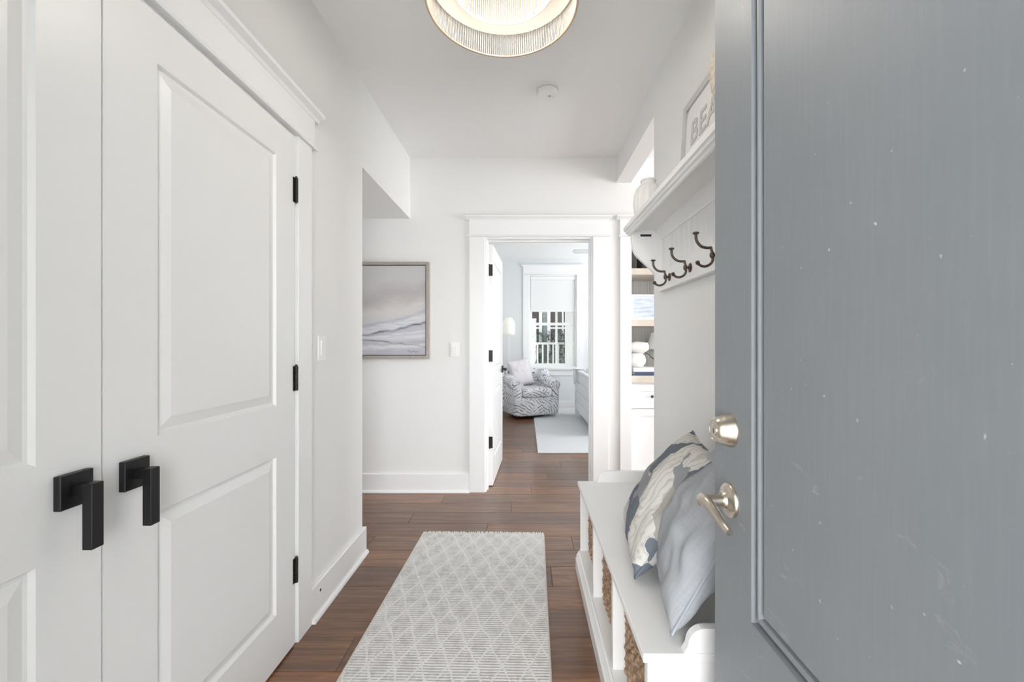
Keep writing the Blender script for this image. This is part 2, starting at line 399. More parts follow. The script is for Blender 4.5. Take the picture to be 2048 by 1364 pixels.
# right wall with header
wr = thing('wall_right', 'white right hall wall behind bench and coat rack', 'wall', (XR, 0, 0), kind='structure')
wpart(wr, XR, XR+.12, 0, YC, 0, H); wpart(wr, XR, XR+.12, YC, YF, 2.50, H)
# front wall round the entry opening
wf = thing('wall_front', 'white wall round the front entry opening', 'wall', (0, -.15, 0), kind='structure')
wpart(wf, -3.0, -.50, -.15, 0, 0, H); wpart(wf, .462, 4.7, -.15, 0, 0, H); wpart(wf, -.50, .462, -.15, 0, 2.10, H)
# far wall
wb = thing('wall_far', 'white far wall with the bedroom doorway', 'wall', (0, YF, 0), kind='structure')
for a in ((-2.9, DX0, 0, H), (DX0, DX1, DH, H), (DX1, NX0, 0, H), (NX0, NX1, DH, H), (NX1, 4.7, 0, H)):
    wpart(wb, a[0], a[1], YF, YF+TF, a[2], a[3])
nw = thing('wall_niche', 'niche lining behind the built in shelves', 'wall', (NX0, YF+TF, 0), kind='structure')
for a in ((NX0-.05, NX0, YF+TF, YF+.48, 0, H), (NX1, NX1+.05, YF+TF, YF+.48, 0, H), (NX0-.05, NX1+.05, YF+.44, YF+.50, 0, H), (NX0, NX1, YF+TF, YF+.44, DH, DH+.05)):
    wpart(nw, *a)
# living room out of sight on the right, daylight through a wide window
wl2 = thing('wall_living', 'window wall of the living room on the right', 'wall', (4.5, 0, 0), kind='structure')
for a in ((4.5, 4.62, 0, .4, 0, H), (4.5, 4.62, 2.95, YF, 0, H), (4.5, 4.62, .4, 2.95, 0, .5), (4.5, 4.62, .4, 2.95, 2.45, H)):
    wpart(wl2, *a)
# bedroom walls
def bpart(parent, *a): return link('wall_section', shift(B(*a), -Vector(parent.location)), BEDWALL, parent)
wbb = thing('wall_bedroom_back', 'pale bedroom wall round the window', 'wall', (0, YB, 0), kind='structure')
WX0, WX1, WZ0, WZ1 = .075, .935, .755, 2.43
for a in ((-1.1, WX0, 0, H), (WX1, 4.2, 0, H), (WX0, WX1, 0, WZ0), (WX0, WX1, WZ1, H)): bpart(wbb, a[0], a[1], YB, YB+.14, a[2], a[3])
struct('wall_bedroom_left', B(-1.1, -.98, YF+TF, YB, 0, H), BEDWALL, 'pale left wall of the bedroom', 'wall')
wbr = thing('wall_bedroom_right', 'pale right wall of the bedroom', 'wall', (4.0, YF, 0), kind='structure')
for a in ((YF+TF, 4.2, 0, H), (7.2, YB, 0, H), (4.2, 7.2, 0, .55), (4.2, 7.2, 2.45, H)): bpart(wbr, 4.0, 4.12, a[0], a[1], a[2], a[3])  # wide side opening added out of view to brighten the bedroom

# ------------------------------------------------------------------ trim
def crown_header(parent, a, b, z0, e_along, e_out, o, hb=.135):
    """craftsman head casing from a to b along e_along; o is the wall plane point"""
    ea, eo, o = Vector(e_along), Vector(e_out), Vector(o); up = Vector((0, 0, 1))
    bead = [(0, 0), (.030, 0), (.034, .006), (.030, .013), (0, .013)]
    bm = prism(bmesh.new(), bead, o+ea*(a-.012)+up*z0, eo, up, ea*(b-a+.024)); link('bead_moulding', bm, TRIM, parent)
    bm = prism(bmesh.new(), [(0, .013), (.020, .013), (.020, hb), (0, hb)], o+ea*a+up*z0, eo, up, ea*(b-a)); link('head_board', bm, TRIM, parent)
    cor = [(0, hb), (.022, hb), (.030, hb+.010), (.050, hb+.020), (.054, hb+.030), (.048, hb+.034), (0, hb+.034)]
    bm = prism(bmesh.new(), cor, o+ea*(a-.030)+up*z0, eo, up, ea*(b-a+.060)); link('cornice', bm, TRIM, parent)
# closet casing
CW = .108
t1 = thing('trim_1', 'white craftsman casing round the closet doors', 'door casing', (XL, CY1, 0), kind='structure'); L = Vector(t1.location)
bm = box(bmesh.new(), 0, .019, 0, CW, 0, 2.04, bev=.002); link('side_casing', bm, TRIM, t1)
bm = box(bmesh.new(), 0, .019, CY0-CY1-CW, CY0-CY1, 0, 2.04, bev=.002); link('side_casing', bm, TRIM, t1)
bm = box(bmesh.new(), -.12, .004, -.016, .004, 0, 2.046); link('jamb', bm, TRIM, t1)
bm = box(bmesh.new(), -.12, .004, CY0-CY1-.004, CY0-CY1+.012, 0, 2.046); link('jamb', bm, TRIM, t1)
bm = box(bmesh.new(), -.12, .004, CY0-CY1+.012, -.016, 2.034, 2.046); link('jamb', bm, TRIM, t1)
crown_header(t1, CY0-CY1-CW, CW+.02, 2.04, (0, 1, 0), (1, 0, 0), (0, 0, 0), .128)
# bedroom door casing
t2 = thing('trim_2', 'white craftsman casing round the bedroom doorway', 'door casing', (DX0, YF, 0), kind='structure'); dw = DX1-DX0
KW = .125
for a in (-KW, dw): link('side_casing', B(a, a+KW, -.020, 0, 0, DH, bev=.002), TRIM, t2)
link('jamb', B(-.004, .014, -.004, TF+.004, 0, DH), TRIM, t2); link('jamb', B(dw-.014, dw+.004, -.004, TF+.004, 0, DH), TRIM, t2)
link('jamb', B(.014, dw-.014, -.004, TF+.004, DH-.014, DH+.004), TRIM, t2)
for a in ((.014, .024), (dw-.024, dw-.014)): link('door_stop', B(a[0], a[1], .045, .075, 0, DH-.014), TRIM, t2)
link('door_stop', B(.024, dw-.024, .045, .075, DH-.026, DH-.014), TRIM, t2)
crown_header(t2, -KW, dw+KW, DH, (1, 0, 0), (0, -1, 0), (0, 0, 0))
# niche casing
t3 = thing('trim_3', 'white casing beside the built in shelves', 'niche casing', (NX0, YF, 0), kind='structure'); nwid = NX1-NX0
for a in (-.092, nwid): link('side_casing', B(a, a+.092, -.022, 0, 0, DH, bev=.002), TRIM, t3)
crown_header(t3, -.092, nwid+.092, DH, (1, 0, 0), (0, -1.1, 0), (0, 0, 0))
# baseboards
def baseboard(name, label, o, e_along, e_out, ln_, mat_=TRIM, h=.150):
    t = thing(name, label, 'baseboard', o, kind='structure'); ea, eo, up = Vector(e_along), Vector(e_out), Vector((0, 0, 1))
    link('board', prism(bmesh.new(), [(0, 0), (.018, 0), (.018, h-.004), (.014, h), (0, h)], (0, 0, 0), eo, up, ea*ln_), mat_, t)
    q = [(0, 0)]+[(.018+.015*math.cos(a*PI/10), .020*math.sin(a*PI/10)) for a in range(0, 6)]+[(0, .020)]
    link('shoe_moulding', prism(bmesh.new(), q, (0, 0, 0), eo, up, ea*ln_), mat_, t, smooth=True); return t
b1 = baseboard('baseboard_left', 'white baseboard along left wall past the closet', (XL, CY1+CW, 0), (0, 1, 0), (1, 0, 0), YC-CY1-CW+.018)
bm = lathe(bmesh.new(), [(0, .0195), (.0055, .0195), (.0065, .018)], (0, .075, .105), (1, 0, 0), 12); link('screw_hole', bm, HINGE, b1)
baseboard('baseboard_passage', 'white baseboard round the left wall corner', (XL, YC, 0), (-1, 0, 0), (0, 1, 0), 1.8)
baseboard('baseboard_far', 'white baseboard under the seascape painting', (-2.78, YF, 0), (1, 0, 0), (0, -1, 0), DX0-KW+2.78)
baseboard('baseboard_far_right', 'short white baseboard between doorway and shelves', (DX1+KW, YF, 0), (1, 0, 0), (0, -1, 0), NX0-.092-DX1-KW)
baseboard('baseboard_right', 'white baseboard behind the bench', (XR, 0.02, 0), (0, 1, 0), (-1, 0, 0), YC-.02)
baseboard('baseboard_bedroom', 'white baseboard under the bedroom window', (-.98, YB, 0), (1, 0, 0), (0, -1, 0), 4.9)

# ------------------------------------------------------------------ doors
def ring_panel(bm, u0, u1, v0, v1, yface, sgn, prof=None):
    prof = prof or [(0, 0), (.006, .009), (.013, .010), (.042, .0015), (.044, .0015)]
    loops = []
    for off_, dep in prof:
        yy = yface+sgn*dep
        loops.append([bm.verts.new(c_) for c_ in ((u0+off_, yy, v0+off_), (u1-off_, yy, v0+off_), (u1-off_, yy, v1-off_), (u0+off_, yy, v1-off_))])
    for A, Bq in zip(loops, loops[1:]):
        for i in range(4): bm.faces.new((A[i], A[(i+1) % 4], Bq[(i+1) % 4], Bq[i]))
    bm.faces.new(loops[-1])
def make_door(name, label, loc, rz, wd, ht, th, m, panels, z0=.008, prof=None):
    """local x = width, -y = front face"""
    t = thing(name, label, 'door', loc, rz, kind='structure')
    us = [panels[0][0], panels[0][1]]; vs_ = sorted(panels, key=lambda q: q[2])
    bm = bmesh.new()
    box(bm, 0, us[0], -th/2, th/2, z0, ht); box(bm, us[1], wd, -th/2, th/2, z0, ht)
    zs = [z0]+[q for p in vs_ for q in (p[2], p[3])]+[ht]
    for i in range(0, len(zs), 2): box(bm, us[0], us[1], -th/2, th/2, zs[i], zs[i+1])
    link('frame', bm, m, t)
    for p in vs_:
        bm = bmesh.new(); ring_panel(bm, *p, -th/2, 1, prof); ring_panel(bm, *p, th/2, -1, prof); link('panel', bm, m, t)
    return t
def hinge(parent, x, y, z, ax=1, h=.098):
    bm = bmesh.new()
    for k in range(3): lathe(bm, [(0, -h/2+k*h/3+.001), (.0065, -h/2+k*h/3+.001), (.0065, -h/2+(k+1)*h/3-.001), (0, -h/2+(k+1)*h/3-.001)], (x, y-.006, z), (0, 0, 1), 10)
    lathe(bm, [(0, h/2), (.005, h/2), (.0035, h/2+.006), (0, h/2+.007)], (x, y-.006, z), (0, 0, 1), 10)
    box(bm, x-.014, x+.011, y-.0025, y+.001, z-h/2, z+h/2)
    return link('hinge', bm, HINGE, parent, smooth=True)
def square_lever(parent, x, z, yf, down=True, mir=1):
    h = link('handle', B(x-.032, x+.032, yf-.015, yf, z-.034, z+.034, bev=.0015, seg=1), BLACK, parent)
    link('neck', B(x-.011, x+.011, yf-.042, yf-.008, z-.011, z+.011, bev=.001, seg=1), BLACK, h)
    if down: link('lever', B(x-.0125, x+.0125, yf-.056, yf-.036, z-.118, z+.0135, bev=.0012, seg=1), BLACK, h)
    else: link('lever', B(min(x-mir*.012, x+mir*.115), max(x-mir*.012, x+mir*.115), yf-.056, yf-.040, z-.012, z+.012, bev=.0012, seg=1), BLACK, h)
    return h
LY0, LY1, LM = CY0+.012, CY1-.019, .912
DXF = XL+.012      # front face of the closet doors
wR = LY1-LM-.002
p_up, p_lo = (.975, 1.905), (.20, .785)
d1 = make_door('door_1', 'white two panel closet leaf hinged beside the light switch wall', (DXF-.0175, LM+.002, 0), PI/2, wR, 2.028, .035, DOORW, [(.135, wR-.120, *p_lo), (.135, wR-.120, *p_up)])
square_lever(d1, .066, .903, -.0175)
for z in (1.815, 1.065, .300): hinge(d1, wR+.004, -.0175, z)
wL = LM-.002-LY0
d2 = make_door('door_2', 'white two panel closet leaf at the left edge', (DXF-.0175, LY0, 0), PI/2, wL, 2.028, .035, DOORW, [(.120, wL-.122, *p_lo), (.120, wL-.122, *p_up)])
square_lever(d2, wL-.062, .912, -.0175)
# bedroom door, opened into the bedroom
d3 = make_door('door_3', 'white panelled bedroom door standing open beyond the doorway', (DX0+.036, YF+TF+.004, 0), math.radians(87.2), .80, 2.03, .035, DOORW, [(.115, .685, .22, .80), (.115, .685, .98, 1.90)])
square_lever(d3, .735, .94, -.0175, False, -1)
for z in (1.815, 1.095, .37):
    bm = B(.004, .036, TF-.020, TF-.004, z-.048, z+.048, bev=.005); o = link('hinge', bm, HINGE, t2)
    hg = link('hinge', B(-.003, .0005, -.017, .0174, z-.048, z+.048), HINGE, d3)
# entry door
EX, EY, ET = .41, .906, .045
d4 = make_door('door_4', 'dark grey front door standing open with scuffed panel', (EX+ET/2, EY, 0), -PI/2, .895, 2.07, ET, ENTRY, [(.145, .765, .20, .56), (.145, .765, .70, 1.93)], z0=.012, prof=[(0, 0), (.001, .016), (.0055, .016), (.008, .008), (.011, .0045), (.015, .0045), (.018, .008), (.0195, .015), (.024, .015), (.0265, .008), (.030, .006)])
yf = -ET/2
bm = lathe(bmesh.new(), [(0, 0), (.0335, 0), (.0335, .004), (.031, .008), (.0305, .014), (.0275, .018), (.026, .026), (.022, .032), (.021, .033), (.020, .0315), (.012, .032), (0, .032)], (.067, yf, 1.033), (0, -1, 0), 40)
db = link('deadbolt', bm, NICKEL, d4, smooth=True)
link('key_cylinder', lathe(bmesh.new(), [(.0105, .0318), (.0105, .0335), (0, .0335)], (.067, yf, 1.033), (0, -1, 0), 24), NICKEL, db, smooth=True)
link('keyhole', B(.066, .068, yf-.0339, yf-.033, 1.027, 1.037), DARK, db)
bm = lathe(bmesh.new(), [(0, 0), (.034, 0), (.034, .004), (.031, .008), (.024, .011), (.018, .013), (.0155, .018), (0, .018)], (.067, yf, .893), (0, -1, 0), 40)
lv = link('lever_handle', bm, NICKEL, d4, smooth=True)
link('neck', lathe(bmesh.new(), [(.012, .016), (.0115, .035), (.0125, .052), (.0135, .058), (.010, .0625), (0, .063)], (.067, yf, .893), (0, -1, 0), 24), NICKEL, lv, smooth=True)
bm = bmesh.new()
pth = spline([(.064, yf-.054, .894), (.085, yf-.055, .897), (.110, yf-.051, .887), (.135, yf-.046, .873), (.155, yf-.044, .868)], 6)
tube(bm, pth, [.0125-.006*min(1, i/len(pth)*1.1) for i in range(len(pth))], 14)
link('lever', bm, NICKEL, lv, smooth=True)
for z in (1.85, 1.05, .25): hinge(d4, .899, -.012, z)

# ------------------------------------------------------------------ bench
BX0, BY0, BY1, BZ = .280, .994, 2.240, .470
bn = thing('storage_bench', 'long white storage bench with three basket cubbies along the right wall', 'bench', (BX0, BY0, 0))
bl = BY1-BY0; bd = XR-.021-BX0
def bp(name, x0, x1, yy0, yy1, z0, z1, bev=.002, parent=None): return link(name, B(x0, x1, yy0, yy1, z0, z1, bev=bev), BENCH, parent or bn)
bp('seat', 0, bd-.001, 0, bl, BZ-.022, BZ, .003)
bp('end_panel', .012, bd-.004, .012, .034, .112, BZ-.022); bp('end_panel', .012, bd-.004, bl-.034, bl-.012, .112, BZ-.022)
for yy in (.012, .0): pass
bp('end_stile', .012, .060, .006, .012, .112, BZ-.022, .001); bp('end_stile', bd-.06, bd-.004, .006, .012, .112, BZ-.022, .001)
bp('end_rail', .060, bd-.06, .006, .012, BZ-.08, BZ-.022, .001)
cw3 = (bl-.068-2*.022)/3
cub = []
for k in range(2):
    yy = .034+cw3*(k+1)+.022*k; bp('divider', .014, bd-.02, yy, yy+.022, .112, BZ-.022, .001)
for k in range(3): cub.append((.034+k*(cw3+.022), .034+k*(cw3+.022)+cw3))
bp('back_panel', bd-.018, bd-.004, .034, bl-.034, .112, BZ-.022, 0)
bp('cubby_floor', .010, bd-.02, .006, bl-.006, .094, .112, .001)
# moulded plinth
prof = [(.020, 0), (-.010, 0), (-.010, .060), (-.004, .066), (-.006, .074), (.000, .084), (.004, .092), (.010, .096), (.020, .096)]
link('plinth', prism(bmesh.new(), [(p[0], p[1]) for p in prof], (0, -.004, 0), (1, 0, 0), (0, 0, 1), (0, bl+.008, 0)), BENCH, bn)
bp('plinth', .020, bd-.004, -.004, .016, 0, .094); bp('plinth', .020, bd-.004, bl-.016, bl+.004, 0, .094)
# raised ends with rounded shoulder, and low back rail
def arm_outline():
    pts = [(.098, 0)]; r = .040
    for i in range(9):
        a = PI-i*PI/16; pts.append((.098+.010+r+r*math.cos(a), .0575-r+r*math.sin(a)))
    return pts+[(bd-.001, .0575), (bd-.001, 0)]
for yy in (.004, bl-.024):
    link('raised_end', prism(bmesh.new(), arm_outline(), (0, yy, BZ), (1, 0, 0), (0, 0, 1), (0, .020, 0)), BENCH, bn)
bp('back_rail', bd-.019, bd-.001, .024, bl-.024, BZ, BZ+.0575)
# baskets
def basket(k, label):
    a, b_ = cub[k]; x0, dpt, ht = .050, .33, .295; wd = b_-a-.012
    t = thing('woven_basket', label, 'basket', (BX0+x0, BY0+(a+b_)/2, .1125), group='seagrass baskets in the bench cubbies')
    bm = bmesh.new(); hw = wd/2; nu, nv = 84, 40
    def face(o, eu, ev, en, lu, lv, nu, nv):
        grid = []
        for j in range(nv+1):
            row = []
            for i in range(nu+1):
                u, v_ = lu*i/nu, lv*j/nv
                r_ = int(v_/.0195); ph = PI if r_ % 2 else 0
                dd = .0055*math.sin(2*PI*u/.038+ph)*abs(math.sin(PI*v_/.0195))+.003*abs(math.sin(PI*v_/.0195))
                dd += .004*noise.noise(Vector((u*40+k*9, v_*40, 0)))
                if i in (0, nu) or j in (0, nv): dd = 0
                row.append(bm.verts.new(Vector(o)+Vector(eu)*u+Vector(ev)*v_+Vector(en)*dd))
            grid.append(row)
        for j in range(nv):
            for i in range(nu): bm.faces.new((grid[j][i], grid[j][i+1], grid[j+1][i+1], grid[j+1][i]))
    face((.006, -hw, 0), (0, 1, 0), (0, 0, 1), (-1, 0, 0), wd, ht, 110, 90)
    face((.006, -hw, 0), (1, 0, 0), (0, 0, 1), (0, -1, 0), dpt, ht, 30, 30); face((.006, hw, 0), (1, 0, 0), (0, 0, 1), (0, 1, 0), dpt, ht, 30, 30)
    face((dpt+.006, -hw, 0), (0, 1, 0), (0, 0, 1), (1, 0, 0), wd, ht, 20, 20); face((.006, -hw, .002), (1, 0, 0), (0, 1, 0), (0, 0, 1), dpt, wd, 8, 8)
    link('woven_body', bm, SEA, t, smooth='all')
    bm = bmesh.new(); q = .010
    lp = [(.006, -hw+q, ht), (.006, hw-q, ht), (dpt, hw-q, ht), (dpt, -hw+q, ht)]
    for i in range(4): tube(bm, [lp[i], lp[(i+1) % 4]], .009, 8)
    link('rim', bm, SEA, t, smooth=True)
basket(0, 'woven seagrass basket in the bench cubby nearest the front door')
basket(1, 'woven seagrass basket in the middle cubby of the bench')
basket(2, 'woven seagrass basket in the bench cubby nearest the bedroom')

# pillows
def cushion_bm(wd, ht, th, nn=34, seed=0, wr_=.012, pull=.07):
    bm = bmesh.new(); sides = []
    for s in (-1, 1):
        g = []
        for j in range(nn+1):
            row = []
            for i in range(nn+1):
                u, v_ = -1+2*i/nn, -1+2*j/nn
                px = wd/2*u*(1-pull*(1-v_*v_)); pz = ht/2*v_*(1-pull*(1-u*u))
                e = max(0, (1-u*u)*(1-v_*v_)); d = th/2*(e**.42)
                if e > 0:
                    rad_ = min(1, e*3)
                    d += rad_*wr_*noise.noise(Vector((u*2.2+seed, v_*2.2, s*3+seed)))+rad_*wr_*.5*noise.noise(Vector((u*6+seed, v_*3, s*5)))
                    edge = max(abs(u), abs(v_))
                    d += .006*math.sin((u-v_)*16+seed)*max(0, edge-.55)*rad_*1.5
                if s == 1 and (i in (0, nn) or j in (0, nn)): row.append(sides[0][j][i])
                else: row.append(bm.verts.new((px, s*max(d, .003 if e > 0 else 0), pz+ht/2)))
            g.append(row)
        sides.append(g)
        for j in range(nn):
            for i in range(nn):
                f = (g[j][i], g[j][i+1], g[j+1][i+1], g[j+1][i])
                try: bm.faces.new(f)
                except ValueError: pass
    return bm
def seam_bm(wd, ht, pull=.07, r=.004):
    bm = bmesh.new(); pts = []
    K = 24
    for side in range(4):
        for i in range(K):
            t_ = -1+2*i/K; u, v_ = [(t_, -1), (1, t_), (-t_, 1), (-1, -t_)][side]
            pts.append((wd/2*u*(1-pull*(1-v_*v_)), 0, ht/2*v_*(1-pull*(1-u*u))+ht/2))
    tube(bm, pts+[pts[0]], r, 6, False); return bm
def place(o, bc, W, V):
    W = Vector(W).normalized(); V = Vector(V); V = (V-W*V.dot(W)).normalized(); Nn = V.cross(W)
    o.matrix_world = Matrix(((W.x, Nn.x, V.x, bc[0]), (W.y, Nn.y, V.y, bc[1]), (W.z, Nn.z, V.z, bc[2]), (0, 0, 0, 1)))
def pillow(name, label, wd, ht, th, m, m2, bc, W, V, seed, cat='pillow', **k):
    t = thing(name, label, cat)
    link('cover', cushion_bm(wd, ht, th, seed=seed, **k), m, t, smooth='all'); link('welt', seam_bm(wd, ht), m2, t, smooth=True)
    place(t, bc, W, V); return t
pillow('throw_pillow', 'floral print throw pillow in charcoal and cream on the bench', .45, .45, .17, FLORAL, FLORAL, (.372, 1.50, .490), (.07, .42, 0), (.27, .02, .36), 3)
pillow('throw_pillow', 'plain blue grey linen throw pillow in front of the floral one', .42, .45, .17, LINEN, SLUB, (.410, 1.232, .492), (.10, .40, 0), (.20, -.01, .36), 11, wr_=.024)

# ------------------------------------------------------------------ coat rack shelf
SY0, SY1, SX, SZ = .985, 2.246, .530, 1.800
rk = thing('coat_rack_shelf', 'white wall shelf with beadboard back and curved brackets above the bench', 'wall shelf', (XR, SY0, 1.47)); so = Vector(rk.location)
def rp(name, bm, m=BENCH, smooth=False, parent=None): return link(name, shift(bm, -so), m, parent or rk, smooth)
XW = XR-.001
rp('shelf_board', B(SX+.012, XW, SY0, SY1, SZ, SZ+.028, bev=.002))
nose = [(0, .0), (.012, -.006), (.014, .0)]
edge = [(.030, -.022), (.022, -.020), (.018, -.012), (.010, -.008), (.008, .000), (.000, .004), (-.002, .018), (.002, .028), (.014, .028), (.030, .0)]
rp('edge_moulding', prism(bmesh.new(), edge, (SX, SY0-.01, SZ), (1, 0, 0), (0, 0, 1), (0, SY1-SY0+.02, 0)))
# backboard boards
nb = 20; bw = (SY1-SY0-.06)/nb
for k in range(nb):
    a = SY0+.03+k*bw; rp('bead_board', B(XW-.012, XW, a+.0012, a+bw-.0012, 1.535, SZ-.045, bev=.0025, seg=1))
rp('back_panel', B(XW-.006, XW, SY0+.02, SY1-.02, 1.50, SZ))
cove = [(0, 0), (-.018, 0), (-.022, .010), (-.040, .030), (-.052, .040), (-.056, .050), (0, .050)]
rp('cove_moulding', prism(bmesh.new(), cove, (XW, SY0+.02, SZ-.050), (1, 0, 0), (0, 0, 1), (0, SY1-SY0-.04, 0)))
rp('bottom_rail', B(XW-.020, XW, SY0+.02, SY1-.02, 1.490, 1.585, bev=.003))
rp('bottom_ledge', B(XW-.030, XW, SY0+.02, SY1-.02, 1.478, 1.494, bev=.003))
# curved brackets: outline in (x from wall, z)
bo = [(0, 1.478), (.022, 1.478), (.034, 1.484), (.040, 1.496), (.040, 1.52)]
for i in range(9):
    t_ = i/8; s_ = t_*t_*(3-2*t_); bo.append((.042+.125*s_**1.1, 1.535+.17*t_))
bo += [(.172, 1.735), (.176, 1.775), (.176, SZ), (0, SZ)]
for yy in (SY0+.010, SY1-.034):
    rp('bracket', prism(bmesh.new(), bo, (XW, yy, 0), (-1, 0, 0), (0, 0, 1), (0, .024, 0)))
rp('slot_plate', B(SX+.078, SX+.135, SY1-.0365, SY1-.034, 1.766, 1.777), BLACK)
# hooks
def hook(y, label):
    t = thing('coat_hook', label, 'hook', (XW-.020, y, 1.532), group='bronze coat hooks on the rack')
    r = link('rosette', lathe(bmesh.new(), [(0, 0), (.020, 0), (.0205, .002), (.017, .0045), (.010, .006), (0, .0065)], (0, 0, 0), (-1, 0, 0), 24), BRONZE, t, smooth=True)
    link('stem', tube(bmesh.new(), [(-.004, 0, 0), (-.010, 0, 0), (-.018, 0, .001)], [.006, .0045, .006], 10), BRONZE, t, smooth=True)
    link('ball', lathe(bmesh.new(), [(0, -.013), (.006, -.011), (.009, -.004), (.009, .004), (.006, .011), (0, .013)], (-.021, 0, .001), (0, 0, 1), 14), BRONZE, t, smooth=True)
    up = [(-.020, 0, .008), (-.024, 0, .022), (-.0255, 0, .029)]
    bm = tube(bmesh.new(), up, [.005, .005, .0055], 10)
    tube(bm, spline([(-.0235, 0, .0285), (-.040, 0, .0275), (-.058, 0, .0315), (-.072, 0, .043), (-.080, 0, .058), (-.0815, 0, .078)], 5), .0052, 10); link('upper_arm', bm, BRONZE, t, smooth=True)
    link('knob', lathe(bmesh.new(), [(0, -.003), (.006, -.003), (.0115, .000), (.0125, .003), (.009, .006), (0, .007)], (-.0815, 0, .080), (0, 0, 1), 18), BRONZE, t, smooth=True)
    link('lower_arm', tube(bmesh.new(), spline([(-.020, 0, -.006), (-.019, 0, -.018), (-.027, 0, -.032), (-.044, 0, -.041), (-.060, 0, -.040), (-.072, 0, -.032)], 5), .0050, 10), BRONZE, t, smooth=True)
    link('tip', lathe(bmesh.new(), [(0, -.009), (.006, -.007), (.0085, 0), (.006, .007), (0, .009)], (-.0745, 0, -.028), (-.5, 0, .85), 14), BRONZE, t, smooth=True)
hook(2.08, 'bronze double coat hook farthest along the rack beside the curved bracket')
hook(1.82, 'middle bronze double coat hook fully in view on the rack')
hook(1.56, 'bronze double coat hook nearest the dark grey front door edge')

# objects on the shelf
ST = SZ+.0283
j = thing('ribbed_vase', 'round cream ribbed ceramic vase at the far end of the shelf', 'vase', (.634, 2.16, ST))
fold = lambda t_, r, h: r*(1-.045*abs(math.cos(t_*9))) if .012 < h < .19 else r
link('body', lathe(bmesh.new(), [(0, .002), (.040, 0), (.052, .012), (.070, .045), (.078, .090), (.074, .135), (.060, .170), (.042, .190), (.034, .196), (.034, .205)], seg=108, fold=fold), CERAM, j, smooth=True)
link('rim', lathe(bmesh.new(), [(.034, .203), (.040, .206), (.041, .212), (.036, .216), (.030, .214), (.029, .19), (.026, .16)], seg=48), CERAM, j, smooth=True)
sg = thing('beach_sign', 'grey framed sign with the word BEACH on the shelf', 'sign', (.672, 1.50, ST+.001))
sg.rotation_euler = (math.radians(-3.5), 0, -PI/2)
sw, sh, fw = .62, .385, .030
for nm, a in (('frame_side', (-sw/2, -sw/2+fw, 0, sh)), ('frame_side', (sw/2-fw, sw/2, 0, sh)), ('frame_rail', (-sw/2+fw, sw/2-fw, 0, fw)), ('frame_rail', (-sw/2+fw, sw/2-fw, sh-fw, sh))):
    link(nm, B(a[0], a[1], -.012, .012, a[2], a[3], bev=.001, seg=1), SIGNF, sg)
r_ = .03; ptsb = []
for cx, cz, a0 in ((sw/2-fw-r_, sh-fw-r_, 0), (-sw/2+fw+r_, sh-fw-r_, 90), (-sw/2+fw+r_, fw+r_, 180), (sw/2-fw-r_, fw+r_, 270)):
    for q in range(5): a = math.radians(a0+q*22.5); ptsb.append((cx+r_*math.cos(a), cz+r_*math.sin(a)))
link('backing', B(-sw/2+fw, sw/2-fw, -.001, .010, fw, sh-fw), SIGNF, sg)
link('board', prism(bmesh.new(), ptsb, (0, -.004, 0), (1, 0, 0), (0, 0, 1), (0, .003, 0)), SIGNB, sg)
cu = bpy.data.curves.new('letters', 'FONT'); cu.body = 'BEACH'; cu.size = .135; cu.align_x = 'CENTER'; cu.extrude = .001; cu.offset = .0022; cu.space_character = 1.1
tmp = bpy.data.objects.new('tmp_text', cu); C.objects.link(tmp)
dg = bpy.context.evaluated_depsgraph_get(); me = bpy.data.meshes.new_from_object(tmp.evaluated_get(dg)); bpy.data.objects.remove(tmp)
me.materials.clear(); me.materials.append(SIGNT)
o = bpy.data.objects.new('letters', me); C.objects.link(o); o.parent = sg; o.location = (0, -.0055, .185); o.rotation_euler = (PI/2, 0, 0)
sv = thing('shell_vase', 'rough shell crusted vase on the shelf in front of the sign', 'vase', (.588, 1.185, ST))
bmv = lathe(bmesh.new(), [(0, .001), (.030, 0), (.028, .02), (.020, .045), (.030, .07), (.056, .10), (.060, .15), (.056, .20), (.040, .235), (.034, .25), (.036, .262), (.028, .262), (.026, .24)], seg=40)
for q in bmv.verts: q.co += Vector((noise.noise(q.co*60), noise.noise(q.co*60+Vector((9, 0, 0))), 0))*.008 if q.co.z > .03 else Vector()
link('body', bmv, SHELL, sv, smooth='all')

# ------------------------------------------------------------------ switches, painting, smoke detector
def switch(label, loc, rz, rock=True):
    t = thing('light_switch', label, 'light switch', loc, rz)
    link('plate', B(-.036, .036, -.006, 0, -.058, .058, bev=.002), PLASTIC, t)
    r_ = link('rocker', prism(bmesh.new(), [(0, -.034), (-.0085, -.033), (-.0065, 0), (-.0085, .033), (0, .034)], (-.0165, -.004, 0), (0, 1, 0), (0, 0, 1), (.033, 0, 0)), PLASTIC, t)
    return t
switch('white rocker light switch on the left wall past the closet', (XL+.0005, 1.915, 1.183), PI/2)
switch('white rocker light switch on the far wall beside the painting', (-.567, YF-.0005, 1.15), 0)
pw_, ph_ = 1.02, .775
pt = thing('painting', 'large abstract grey seascape painting in a silver frame', 'painting', (-.768-pw_/2, YF-.001, 1.078))
ff = .024
for nm, a in (('frame_side', (-pw_/2, -pw_/2+ff, 0, ph_)), ('frame_side', (pw_/2-ff, pw_/2, 0, ph_)), ('frame_rail', (-pw_/2+ff, pw_/2-ff, 0, ff)), ('frame_rail', (-pw_/2+ff, pw_/2-ff, ph_-ff, ph_))):
    link(nm, B(a[0], a[1], -.042, 0, a[2], a[3], bev=.002), PAINTF, pt)
link('inner_liner', B(-pw_/2+ff, pw_/2-ff, -.016, -.002, ff, ph_-ff), PAINTF2, pt)
cv = link('canvas', B(-pw_/2+ff+.006, pw_/2-ff-.006, -.034, -.016, 0, ph_-2*ff-.012, bev=.001, seg=1), ART, pt, loc=(0, 0, ff+.006))
